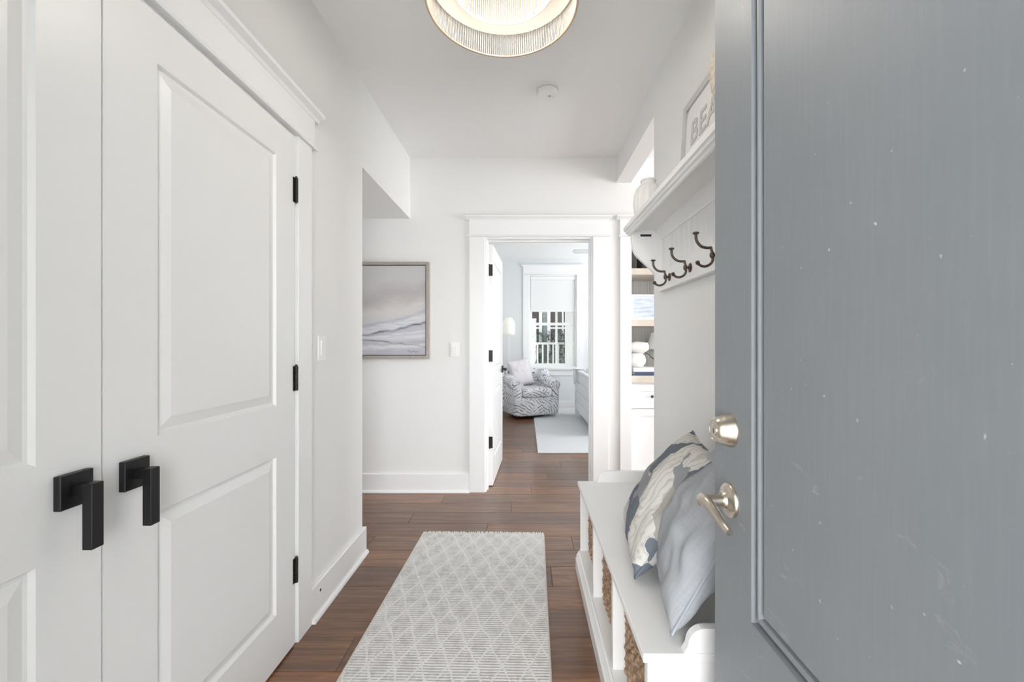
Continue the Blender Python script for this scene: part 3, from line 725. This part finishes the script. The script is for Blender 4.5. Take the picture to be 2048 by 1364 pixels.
sgp = [(.335+.012*i+.004*math.sin(i*2.1), -.0345, .028+.006*math.sin(i*1.9)+(.010 if i == 0 else 0)) for i in range(8)]
link('signature', tube(bmesh.new(), spline(sgp, 4), .0012, 5), DARK, cv)
sd = thing('smoke_detector', 'round white smoke detector on the ceiling', 'smoke detector', (.132, 2.47, H))
link('base', lathe(bmesh.new(), [(0, 0), (.068, 0), (.068, -.012), (.064, -.014)], seg=48), PLASTIC, sd, smooth=True)
link('cover', lathe(bmesh.new(), [(.062, -.012), (.063, -.020), (.062, -.034), (.056, -.041), (.040, -.043), (0, -.043)], seg=48), PLASTIC, sd, smooth=True)
link('vent_ring', lathe(bmesh.new(), [(.060, -.0138), (.0632, -.0138), (.0632, -.0165), (.060, -.0165)], seg=48), SIGNF, sd)
link('test_button', lathe(bmesh.new(), [(.010, -.0425), (.010, -.0445), (0, -.0445)], (.012, 0, 0), seg=24), SIGNF, sd, smooth=True)
link('indicator', lathe(bmesh.new(), [(.003, -.0425), (.003, -.0438), (0, -.0438)], (.032, .005, 0), seg=10), SIGNF, sd)

# ------------------------------------------------------------------ pendant lamp
PX, PY = -.078, 1.423
pl = thing('pendant_light', 'round two tier string drum ceiling light with gold rim', 'ceiling light', (PX, PY, H))
def ring(r, z, t_, m, name): return link(name, lathe(bmesh.new(), [(r+t_*math.cos(a*PI/4), z+t_*math.sin(a*PI/4)) for a in range(9)], seg=96), m, pl, smooth='all')
ZB = 2.35-H
link('canopy', lathe(bmesh.new(), [(0, 0), (.07, 0), (.07, -.018), (.062, -.024), (0, -.024)], seg=36), GOLD, pl, smooth=True)
link('stem', tube(bmesh.new(), [(0, 0, -.02), (0, 0, -.21)], .007, 12), GOLD, pl, smooth=True)
ring(.254, ZB, .0042, GOLD, 'bottom_ring'); ring(.274, -.085, .0045, GOLD, 'top_ring'); ring(.176, ZB+.07, .0038, STRING, 'inner_ring'); ring(.186, -.10, .004, GOLD, 'inner_top_ring')
def strings(nq, r0, z0, r1, z1, rad_, name):
    bm = bmesh.new()
    for i in range(nq):
        a = 2*PI*i/nq; c_, s_ = math.cos(a), math.sin(a); tube(bm, [(r0*c_, r0*s_, z0), (r1*c_, r1*s_, z1)], rad_, 5, False)
    o = link(name, bm, STRING, pl, smooth='all'); o['kind'] = 'stuff'; return o
strings(205, .254, ZB, .274, -.085, .0019, 'outer_strings'); strings(135, .176, ZB+.07, .186, -.10, .0020, 'inner_strings')
link('fabric_liner', lathe(bmesh.new(), [(.2535, 2.435-H), (.268, -.09), (.266, -.09), (.2515, 2.435-H), (.2535, 2.435-H)], seg=64), DIFF, pl, smooth=True)
BULB = mat('bulb_glow', (1, 1, 1), .4, emit=((1, .95, .88), 4))
bm = bmesh.new()
for k in range(3):
    a = 2*PI*k/3+.4; tube(bm, [(0, 0, -.19), (.075*math.cos(a), .075*math.sin(a), -.19)], .005, 8)
link('lamp_arms', bm, GOLD, pl)
for k in range(3):
    a = 2*PI*k/3+.4; cx, cy = .075*math.cos(a), .075*math.sin(a)
    s_ = link('socket', lathe(bmesh.new(), [(0, -.18), (.014, -.18), (.014, -.215), (0, -.215)], (cx, cy, 0), seg=16), GOLD, pl, smooth=True)
    link('bulb', lathe(bmesh.new(), [(.012, -.215), (.016, -.228), (.026, -.245), (.027, -.262), (.018, -.278), (0, -.284)], (cx, cy, 0), seg=20), BULB, s_, smooth=True)
    ld = bpy.data.lights.new('bulb_light', 'POINT'); ld.energy = 3.3; ld.color = (1, .94, .86); ld.shadow_soft_size = .03
    lo_ = bpy.data.objects.new('bulb_light', ld); C.objects.link(lo_); lo_.location = (PX+cx, PY+cy, H-.30)

# ------------------------------------------------------------------ runner rug
RW, RL = .755, 2.15
rg = thing('runner_rug', 'pale grey diamond patterned runner rug with fringed end', 'rug', (-.262, 2.635, 0), math.radians(-1.2))
link('weave', B(-RW/2, RW/2, -RL, 0, .0012, .0095, bev=.003), RUG, rg)
for s in (-1, 1): link('binding', tube(bmesh.new(), [(s*RW/2, -RL, .0062), (s*RW/2, 0, .0062)], .005, 8), BIND, rg, smooth=True)
for ye, s in ((0, 1), (-RL, -1)):
    bm = bmesh.new()
    for i in range(120):
        xx = -RW/2+RW*(i+.5)/120; l_ = .022+.016*random.random(); dx = (random.random()-.5)*.016
        tube(bm, [(xx, ye-s*.003, .007), (xx+dx*.4, ye+s*l_*.5, .009+.004*random.random()), (xx+dx, ye+s*l_, .004)], [.0034, .0030, .0022], 5)
    o = link('fringe', bm, FRINGE, rg, smooth=True); o['kind'] = 'stuff'

# ------------------------------------------------------------------ built-in shelves in the niche
NB = YF+.44; NF = YF+.05
bi = thing('built_in_shelves', 'built in cabinet with pale oak shelves and beadboard back in the niche', 'shelving', (NX0, NF, 0)); nw_ = NX1-NX0; nd = NB-NF
link('base_cabinet', B(.002, nw_-.002, .022, nd-.002, 0, .876), TRIM, bi)
link('counter', B(.002, nw_-.002, -.012, nd-.002, .878, .935, bev=.003), SHELFW, bi)
for z0, z1 in ((1.343, 1.396), (1.765, 1.818)): link('shelf', B(.002, nw_-.002, .0, nd-.014, z0, z1, bev=.002), SHELFW, bi)
bm = bmesh.new(); nbd = 76
for i in range(nbd):
    a = .002+(nw_-.004)*i/nbd; b_ = .002+(nw_-.004)*(i+1)/nbd
    prism(bm, [(a, 0), (a, -.006), (a+.003, -.010), (b_-.003, -.010), (b_, -.006), (b_, 0)], (0, nd-.002, .936), (1, 0, 0), (0, 1, 0), (0, 0, 1.10))
link('beadboard_back', bm, BEAD, bi)
k3 = (nw_-.004)/3
for k in range(3):
    a, b_ = .002+k*k3+.003, .002+(k+1)*k3-.003
    for nm, z0, z1 in (('drawer', .668, .862), ('cabinet_door', .11, .660)):
        bm = bmesh.new(); f_ = .055
        box(bm, a, a+f_, 0, .021, z0, z1); box(bm, b_-f_, b_, 0, .021, z0, z1); box(bm, a+f_, b_-f_, 0, .021, z0, z0+f_); box(bm, a+f_, b_-f_, 0, .021, z1-f_, z1); box(bm, a+f_, b_-f_, .010, .021, z0+f_, z1-f_)
        o = link(nm, bm, TRIM, bi)
        hz = (z0+z1)/2 if nm == 'drawer' else z1-.06
        link('knob', lathe(bmesh.new(), [(0, .022), (.010, .02), (.013, .014), (.006, .008), (.006, 0)], ((a+b_)/2 if nm == 'drawer' else b_-.03, 0, hz), (0, -1, 0), 16), BRONZE, o, smooth=True)
def book(label, x0, y, z, l_, d_, t_, m, flat=True, rz=0):
    t = thing('book', label, 'book', (x0, y, z), rz, group='books on the built in shelves')
    if flat:
        link('cover', prism(bmesh.new(), [(0, 0), (l_, 0), (l_, .003), (.0, .003)], (0, 0, 0), (1, 0, 0), (0, 0, 1), (0, d_, 0)), m, t)
        link('cover', B(0, l_, 0, d_, t_-.003, t_), m, t); link('spine', B(0, l_, 0, .003, .003, t_-.003), m, t); link('pages', B(.004, l_-.004, .003, d_-.004, .003, t_-.003), PAGE, t)
    else:
        link('cover', B(0, .003, 0, d_, 0, l_), m, t); link('cover', B(t_-.003, t_, 0, d_, 0, l_), m, t); link('spine', B(.003, t_-.003, 0, .003, 0, l_), m, t); link('pages', B(.003, t_-.003, .003, d_-.005, .004, l_-.005), PAGE, t)
book('navy hardback lying under the white book on the oak counter', .905, NF+.02, .9355, .275, .2, .030, NAVY)
book('white hardback lying on the navy book on the oak counter', .900, NF+.025, .9660, .250, .19, .034, PAGE)
# knotted ceramic bird-like sculpture on the books
kn = thing('knot_sculpture', 'white round ceramic knot on stacked books', 'sculpture', (.955, NF+.12, 1.0005))
fold2 = lambda t_, r, h: r*(1-.03*abs(math.sin(h*90)))
link('lower_ball', lathe(bmesh.new(), [(0, 0), (.045, .002), (.068, .035), (.072, .065), (.064, .095), (.04, .118), (0, .12)], seg=32, fold=fold2), CERAM, kn, smooth=True)
bm = bmesh.new(); lathe(bm, [(0, 0), (.05, .006), (.082, .035), (.086, .060), (.070, .088), (.035, .103), (0, .106)], (.012, 0, .112), seg=32)
for q in bm.verts: q.co += Vector((noise.noise(q.co*18), noise.noise(q.co*18+Vector((4, 0, 0))), noise.noise(q.co*18+Vector((0, 7, 0)))))*.012
link('upper_ball', bm, CERAM, kn, smooth='all')
link('cord', tube(bmesh.new(), spline([(.05, -.05, .125), (.085, -.055, .105), (.10, -.058, .085), (.125, -.06, .07)], 5), .004, 6), LINK, kn, smooth=True)
tl = thing('table_lamp', 'small table lamp with white cone shade on the counter', 'lamp', (1.165, NF+.285, .9355))
link('base', lathe(bmesh.new(), [(0, 0), (.05, 0), (.05, .012), (.018, .025), (.018, .21), (.010, .23), (.010, .27), (0, .27)], seg=24), SHELFW, tl, smooth=True)
link('shade', lathe(bmesh.new(), [(.086, .215), (.045, .36), (.043, .36), (.084, .215), (.086, .215)], seg=40), PAGE, tl, smooth=True)
fp = thing('framed_print', 'white framed blue sea print on the middle oak shelf', 'picture', (1.12, NF+.055, 1.3965)); fp.rotation_euler = (math.radians(-6), 0, 0)
pw2, ph2 = .46, .215
for nm, a in (('frame_side', (-pw2/2, -pw2/2+.016, 0, ph2)), ('frame_side', (pw2/2-.016, pw2/2, 0, ph2)), ('frame_rail', (-pw2/2+.016, pw2/2-.016, 0, .018)), ('frame_rail', (-pw2/2+.016, pw2/2-.016, ph2-.018, ph2))):
    link(nm, B(a[0], a[1], -.010, .010, a[2], a[3], bev=.001, seg=1), TRIM, fp)
link('print', B(-pw2/2+.016, pw2/2-.016, -.002, .008, .018, ph2-.018), PICM, fp)
bc = [(.030, .028, .03), (.02, .02, .022), (.13, .03, .03), (.05, .045, .04), (.022, .024, .03), (.16, .05, .045), (.03, .03, .03)]
nmz = ['charcoal', 'black', 'maroon', 'dark brown', 'blue black', 'brick red', 'ash black']
xx = .98
for k in range(7):
    tk = .030+.012*random.random(); mk = mat('spine_'+nmz[k].replace(' ', '_'), bc[k], .6)
    book(nmz[k]+' hardback standing on the top oak shelf', xx, NF+.06, 1.8185, .20+.03*random.random(), .17, tk, mk, False); xx += tk+.0015

# ------------------------------------------------------------------ bedroom
br = thing('bedroom_rug', 'large pale grey rug on the bedroom floor', 'rug', (.14, 4.56, 0)); link('pile', B(0, 2.1, 0, 2.95, .0008, .014, bev=.004), BEDRUG, br)
# window
wn = thing('window_1', 'bedroom sash window with white casing and half drawn shade', 'window', (WX0, YB, WZ0), kind='structure'); ww, wh = WX1-WX0, WZ1-WZ0
link('frame', B(0, .022, 0, .14, 0, wh), TRIM, wn); link('frame', B(ww-.022, ww, 0, .14, 0, wh), TRIM, wn); link('frame', B(.022, ww-.022, 0, .14, wh-.022, wh), TRIM, wn); link('frame', B(.022, ww-.022, 0, .14, 0, .022), TRIM, wn)
def sash(z0, z1, y_):
    s_ = link('sash', B(.022, .055, y_, y_+.03, z0, z1), TRIM, wn)
    link('stile', B(ww-.055, ww-.022, y_, y_+.03, z0, z1), TRIM, s_); link('rail', B(.055, ww-.055, y_, y_+.03, z0, z0+.05), TRIM, s_); link('rail', B(.055, ww-.055, y_, y_+.03, z1-.05, z1), TRIM, s_)
    link('pane', B(.055, ww-.055, y_+.012, y_+.016, z0+.05, z1-.05), GLASS, s_)
sash(.022, .815, .055); sash(.765, wh-.022, .090)
t4 = thing('trim_4', 'white craftsman casing round the bedroom window', 'window casing', (WX0, YB, WZ0), kind='structure')
link('side_casing', B(-.11, 0, -.02, 0, 0, wh), TRIM, t4); link('side_casing', B(ww, ww+.11, -.02, 0, 0, wh), TRIM, t4)
link('sill', B(-.14, ww+.14, -.06, 0, -.035, 0, bev=.004), TRIM, t4); link('apron', B(-.11, ww+.11, -.018, 0, -.14, -.035), TRIM, t4)
crown_header(t4, -.11, ww+.11, wh, (1, 0, 0), (0, -1, 0), (0, 0, 0), .15)
rs = thing('roller_shade', 'white roller shade drawn halfway down the bedroom window', 'roller shade', (WX0+ww/2, YB+.03, WZ1-.03))
link('cassette', B(-ww/2+.026, ww/2-.026, -.028, .02, -.055, .006, bev=.004), TRIM, rs); link('fabric', B(-ww/2+.034, ww/2-.034, -.004, -.002, -.615, -.05), SHADEF, rs)
link('hem_bar', B(-ww/2+.034, ww/2-.034, -.009, .003, -.635, -.612, bev=.003), TRIM, rs); link('pull_tab', B(-.05, .05, -.012, -.009, -.630, -.600), TRIM, rs)
# armchair
ac = thing('swivel_armchair', 'rolled arm swivel chair in grey leaf print beneath the bedroom window', 'armchair', (.055, 6.98, .0145), math.radians(24))
def soft(bm, lv_=1):
    bmesh.ops.subdivide_edges(bm, edges=bm.edges[:], cuts=1, use_grid_fill=True); return bm
AW, AD = .80, .80
link('swivel_base', lathe(bmesh.new(), [(0, 0), (.28, 0), (.28, .035), (0, .035)], seg=40), DARK, ac)
link('body', B(-AW/2+.02, AW/2-.02, -AD/2+.02, AD/2-.04, .035, .33, bev=.05, seg=4), LEAF, ac, smooth=True)
link('seat_cushion', B(-AW/2+.15, AW/2-.15, -AD/2+.0, AD/2-.2, .325, .47, bev=.05, seg=5), LEAF, ac, smooth=True)
for s in (-1, 1):
    pts = []
    for i in range(17): a = i*2*PI/16; pts.append((.085*math.cos(a), .085*math.sin(a)))
    bm = bmesh.new(); cx = s*(AW/2-.075)
    rows = [(-AD/2+.04, .50, .088), (-AD/2+.10, .515, .092), (-.1, .545, .092), (.12, .60, .088), (.30, .66, .080)]
    tube(bm, [(cx, r_[0], r_[1]) for r_ in rows], [r_[2] for r_ in rows], 20)
    box(bm, cx-.068, cx+.068, -AD/2+.045, AD/2-.07, .20, .52, bev=.03, seg=3)
    link('arm', bm, LEAF, ac, smooth=True)
bm = bmesh.new()
arc = [(-.36, .14), (-.33, .27), (-.22, .345), (0, .37), (.22, .345), (.33, .27), (.36, .14)]
tube(bm, [(p[0], p[1]-.05, .66) for p in spline([(a[0], a[1], 0) for a in arc], 4)], .085, 16)
for a, b_ in zip(arc, arc[1:]):
    aa, bb = Vector((a[0], a[1]-.05, 0)), Vector((b_[0], b_[1]-.05, 0)); d_ = (bb-aa); nn_ = Vector((-d_.y, d_.x, 0)).normalized()*.07
    prism(bm, [(0, .15), (1, .15), (1, .66), (0, .66)], aa-nn_, d_, (0, 0, 1), nn_*2)
link('backrest', bm, LEAF, ac, smooth=True)
R24 = Matrix.Rotation(math.radians(24), 3, 'Z'); q = R24 @ Vector((-.06, .02, 0)); Wd = R24 @ Vector((1, .35, .10)); Vd = R24 @ Vector((-.08, .30, .9))
pillow('accent_pillow', 'pale lilac square pillow on the leaf print chair', .46, .44, .16, LILAC, LILAC, (.055+q.x, 6.98+q.y, .502), Wd, Vd, 21)
# floor lamp behind the chair
flm = thing('floor_lamp', 'glowing glass lantern floor lamp behind the armchair', 'floor lamp', (-.285, 7.38, 0))
link('base', lathe(bmesh.new(), [(0, 0), (.12, 0), (.12, .015), (.02, .025), (0, .025)], seg=32), NICKEL, flm, smooth=True)
link('pole', tube(bmesh.new(), [(0, 0, .02), (0, 0, 1.36)], .0045, 10), NICKEL, flm, smooth=True)
rf = lambda t_, r, h: r*(1+.03*math.cos(h*2*PI/.03))
pr = [(.05, 1.34), (.095, 1.345), (.108, 1.375)]+[(.108-.012*max(0, (i-9)/6)**2*4, 1.375+.0165*i) for i in range(1, 15)]+[(.060, 1.635), (.02, 1.65), (0, 1.652)]
link('shade', lathe(bmesh.new(), pr, seg=36, fold=rf), LAMPG, flm, smooth='all')
link('finial', lathe(bmesh.new(), [(.006, 1.65), (.008, 1.66), (0, 1.672)], seg=12), NICKEL, flm, smooth=True)
# bed with planked footboard along the X = .83 plane
bd_ = thing('bed', 'white bed with planked footboard beside the bedroom rug', 'bed', (.83, 5.35, 0)); 
link('post', B(0, .06, 1.60, 1.66, .014, .775, bev=.004), TRIM, bd_); link('post', B(0, .06, 0, .06, .014, .775, bev=.004), TRIM, bd_)
for k in range(4): link('plank', B(.012, .048, .06, 1.60, .12+k*.152, .12+k*.152+.148, bev=.004, seg=1), TRIM, bd_)
link('cap_rail', B(-.006, .066, -.006, 1.666, .735, .770, bev=.004), TRIM, bd_)
link('side_rail', B(.06, 2.05, .02, .05, .2, .42), TRIM, bd_); link('side_rail', B(.06, 2.05, 1.61, 1.64, .2, .42), TRIM, bd_)
link('headboard', B(2.05, 2.10, 0, 1.66, .014, 1.3), TRIM, bd_); link('mattress', B(.07, 2.04, .06, 1.60, .30, .62, bev=.06, seg=4), DUVET, bd_, smooth=True)
bm = bmesh.new(); G = []
for jx in range(31):
    row = []
    for jy in range(31):
        u, v_ = jx/30, jy/30; e = (min(1, u*7)*min(1, (1-v_)*8)*min(1, v_*8))**.5
        row.append(bm.verts.new((.075+1.5*u, .05+1.56*v_, .60+.30*e*(1-.25*u)+.035*noise.noise(Vector((u*6, v_*6, 2)))*e)))
    G.append(row)
for jx in range(30):
    for jy in range(30): bm.faces.new((G[jx][jy], G[jx+1][jy], G[jx+1][jy+1], G[jx][jy+1]))
dv = link('duvet', bm, DUVET, None, smooth='all', loc=(.83, 5.35, 0)); bmd = None
tag(dv, 'puffy white duvet heaped on the bed', 'duvet')
bt = bmesh.new(); G = []
for jx in range(13):
    row = []
    for jy in range(13):
        u, v_ = jx/12, jy/12
        xx_, zz_ = (.10-.13*u/.4, .785+.02*u) if u < .4 else (-.030-.018*math.sin((u-.4)*5), .793-.42*(u-.4))
        row.append(bt.verts.new((xx_+.008*noise.noise(Vector((u*4, v_*7, 0))), 1.30+.22*v_*(1-.3*u)+.03*u, zz_+.02*noise.noise(Vector((v_*5, u*3, 1)))*u)))
    G.append(row)
for jx in range(12):
    for jy in range(12): bt.faces.new((G[jx][jy], G[jx+1][jy], G[jx+1][jy+1], G[jx][jy+1]))
th_ = link('throw_blanket', bt, DUVET, None, smooth='all', loc=(.83, 5.35, 0)); tag(th_, 'white throw hanging over the bed footboard', 'blanket')
sm = th_.modifiers.new('thick', 'SOLIDIFY'); sm.thickness = .008
# ceiling fan
cf = thing('ceiling_fan', 'white ceiling fan in the bedroom partly hidden by door frame', 'ceiling fan', (1.33, 5.65, H))
link('canopy', lathe(bmesh.new(), [(0, 0), (.07, 0), (.06, -.05), (.015, -.06), (0, -.06)], seg=28), TRIM, cf, smooth=True); link('rod', tube(bmesh.new(), [(0, 0, -.05), (0, 0, -.2)], .012, 10), TRIM, cf)
link('motor', lathe(bmesh.new(), [(0, -.18), (.08, -.19), (.11, -.22), (.11, -.28), (.07, -.32), (0, -.33)], seg=32), TRIM, cf, smooth=True)
for k in range(5):
    bm = prism(bmesh.new(), [(.10, -.035), (.2, -.06), (.66, -.072), (.69, 0), (.66, .072), (.2, .06), (.10, .035)], (0, 0, -.25), (1, 0, 0), (0, 1, .18), (0, 0, .006))
    o = link('blade', bm, TRIM, cf); o.rotation_euler = (0, 0, math.radians(170+72*k))

# ------------------------------------------------------------------ outside
struct('ground', B(-25, 25, YB+.15, 40, -.6, -.15), LAWN, 'lawn outside the bedroom window', 'ground')
for q_, xq in (('left', -1.5), ('right', 1.35)): struct('wall_sky_blocker_'+q_, B(xq, xq+.15, -2.4, -.15, -.02, 2.62), EXTW, q_+' side wall added out of view to cut entry daylight', 'wall')  # unseen walls added to narrow the daylight reaching the entry
struct('entry_sky_blocker', B(-2.4, 2.4, -2.6, -.15, 2.62, 2.75), EXTW, 'unseen white roof added to cut daylight at the front door', 'porch roof')  # roof added out of view to block sky light at the doorway
struct('porch', B(-6, 6, -8, -.15, -.2, -.02), DECK, 'concrete porch outside the front door', 'porch')
struct('added_shade_roof', B(-7, 7, YB+.15, 13.3, 2.62, 2.75), SIDING, 'roof added to shade the railing outside the bedroom window', 'porch roof')  # roof added overhead to dim what shows through the bedroom window
po = thing('porch_deck', 'white railed porch across the yard', 'porch', (0, 10, -.15)); 
link('deck', B(-3, 4, 0, 2.6, .0, .70), DECK, po)
rl = thing('porch_railing', 'white balustrade outside the bedroom window', 'railing', (0, 10.06, .55))
link('top_rail', B(-1.5, .94, -.03, .03, .61, .66), EXTW, rl); link('bottom_rail', B(-1.5, .94, -.02, .02, .06, .10), EXTW, rl); link('top_rail', B(1.14, 3.2, -.03, .03, .61, .66), EXTW, rl); link('bottom_rail', B(1.14, 3.2, -.02, .02, .06, .10), EXTW, rl)
bal = None
for i in range(36):
    xx = -1.45+.125*i
    if .90 < xx < 1.17: continue
    if bal is None: bal = link('baluster', B(-.018, .018, -.018, .018, .10, .61), EXTW, rl); bal.location.x = xx
    else: q = bal.copy(); C.objects.link(q); q.parent = rl; q.location = (xx, 0, 0)
for xx, wd, lab in ((.745, .05, 'slim white porch post left of the square column outside the window'), (1.04, .17, 'square white porch column outside the window')):
    pc = thing('porch_post', lab, 'post', (xx, 10.0, .551)); link('shaft', B(-wd/2, wd/2, -wd/2-.04, wd/2-.04, 0, 2.6), EXTW, pc); link('plinth', B(-wd/2-.012, wd/2+.012, -wd/2-.052, wd/2-.028, 0, .14), EXTW, pc)
nh = thing('neighbour_house', 'green grey sided house with white trimmed windows across the yard', 'building', (.6, 13.6, -.15))
link('wall', B(-6, 6, .03, 4, 0, 6), SIDING, nh)
for k in range(28): link('siding_board', prism(bmesh.new(), [(.03, 0), (0, 0), (.026, .145), (.03, .145)], (-6, 0, .9+k*.14), (0, 1, 0), (0, 0, 1), (12, 0, 0)), SIDING, nh)
for xx in (-.55, .62, 1.9):
    w_ = link('window', B(xx-.42, xx+.42, -.03, .02, 1.1, 2.55), EXTG, nh)
    for a in ((xx-.50, xx-.40, 1.0, 2.65), (xx+.40, xx+.50, 1.0, 2.65), (xx-.025, xx+.025, 1.1, 2.55)): link('trim', B(a[0], a[1], -.05, .0, a[2], a[3]), EXTW, w_)
    link('trim', B(xx-.52, xx+.52, -.06, .0, 2.55, 2.68), EXTW, w_); link('trim', B(xx-.4, xx+.4, -.045, .0, 1.80, 1.85), EXTW, w_)
for k, xx in enumerate((-.75, .15, 1.05, 1.95)):
    sb = thing('shrub', ['dark leafy shrub at the left of the window view', 'dark leafy shrub behind the balusters', 'dark leafy shrub behind the square column', 'dark leafy shrub right of the square column'][k], 'shrub', (xx, 12.95, .02), group='shrubs behind the railing')
    bm = bmesh.new()
    for i in range(420):
        p = Vector((max(-.35, min(.35, random.gauss(0, .24))), max(-.2, min(.2, random.gauss(0, .1))), .15+1.35*random.random())); d_ = Vector((random.uniform(-1, 1), random.uniform(-1, 1), random.uniform(-1, 1))).normalized()*.09; e_ = d_.orthogonal()*.5
        q = [bm.verts.new(p), bm.verts.new(p+d_*.5+e_), bm.verts.new(p+d_), bm.verts.new(p+d_*.5-e_)]; bm.faces.new(q)
    link('foliage', bm, FOLI, sb); link('stem', tube(bmesh.new(), [(0, 0, 0), (.02, 0, .6), (0, .02, 1.2)], [.03, .02, .01], 7), LINK, sb)
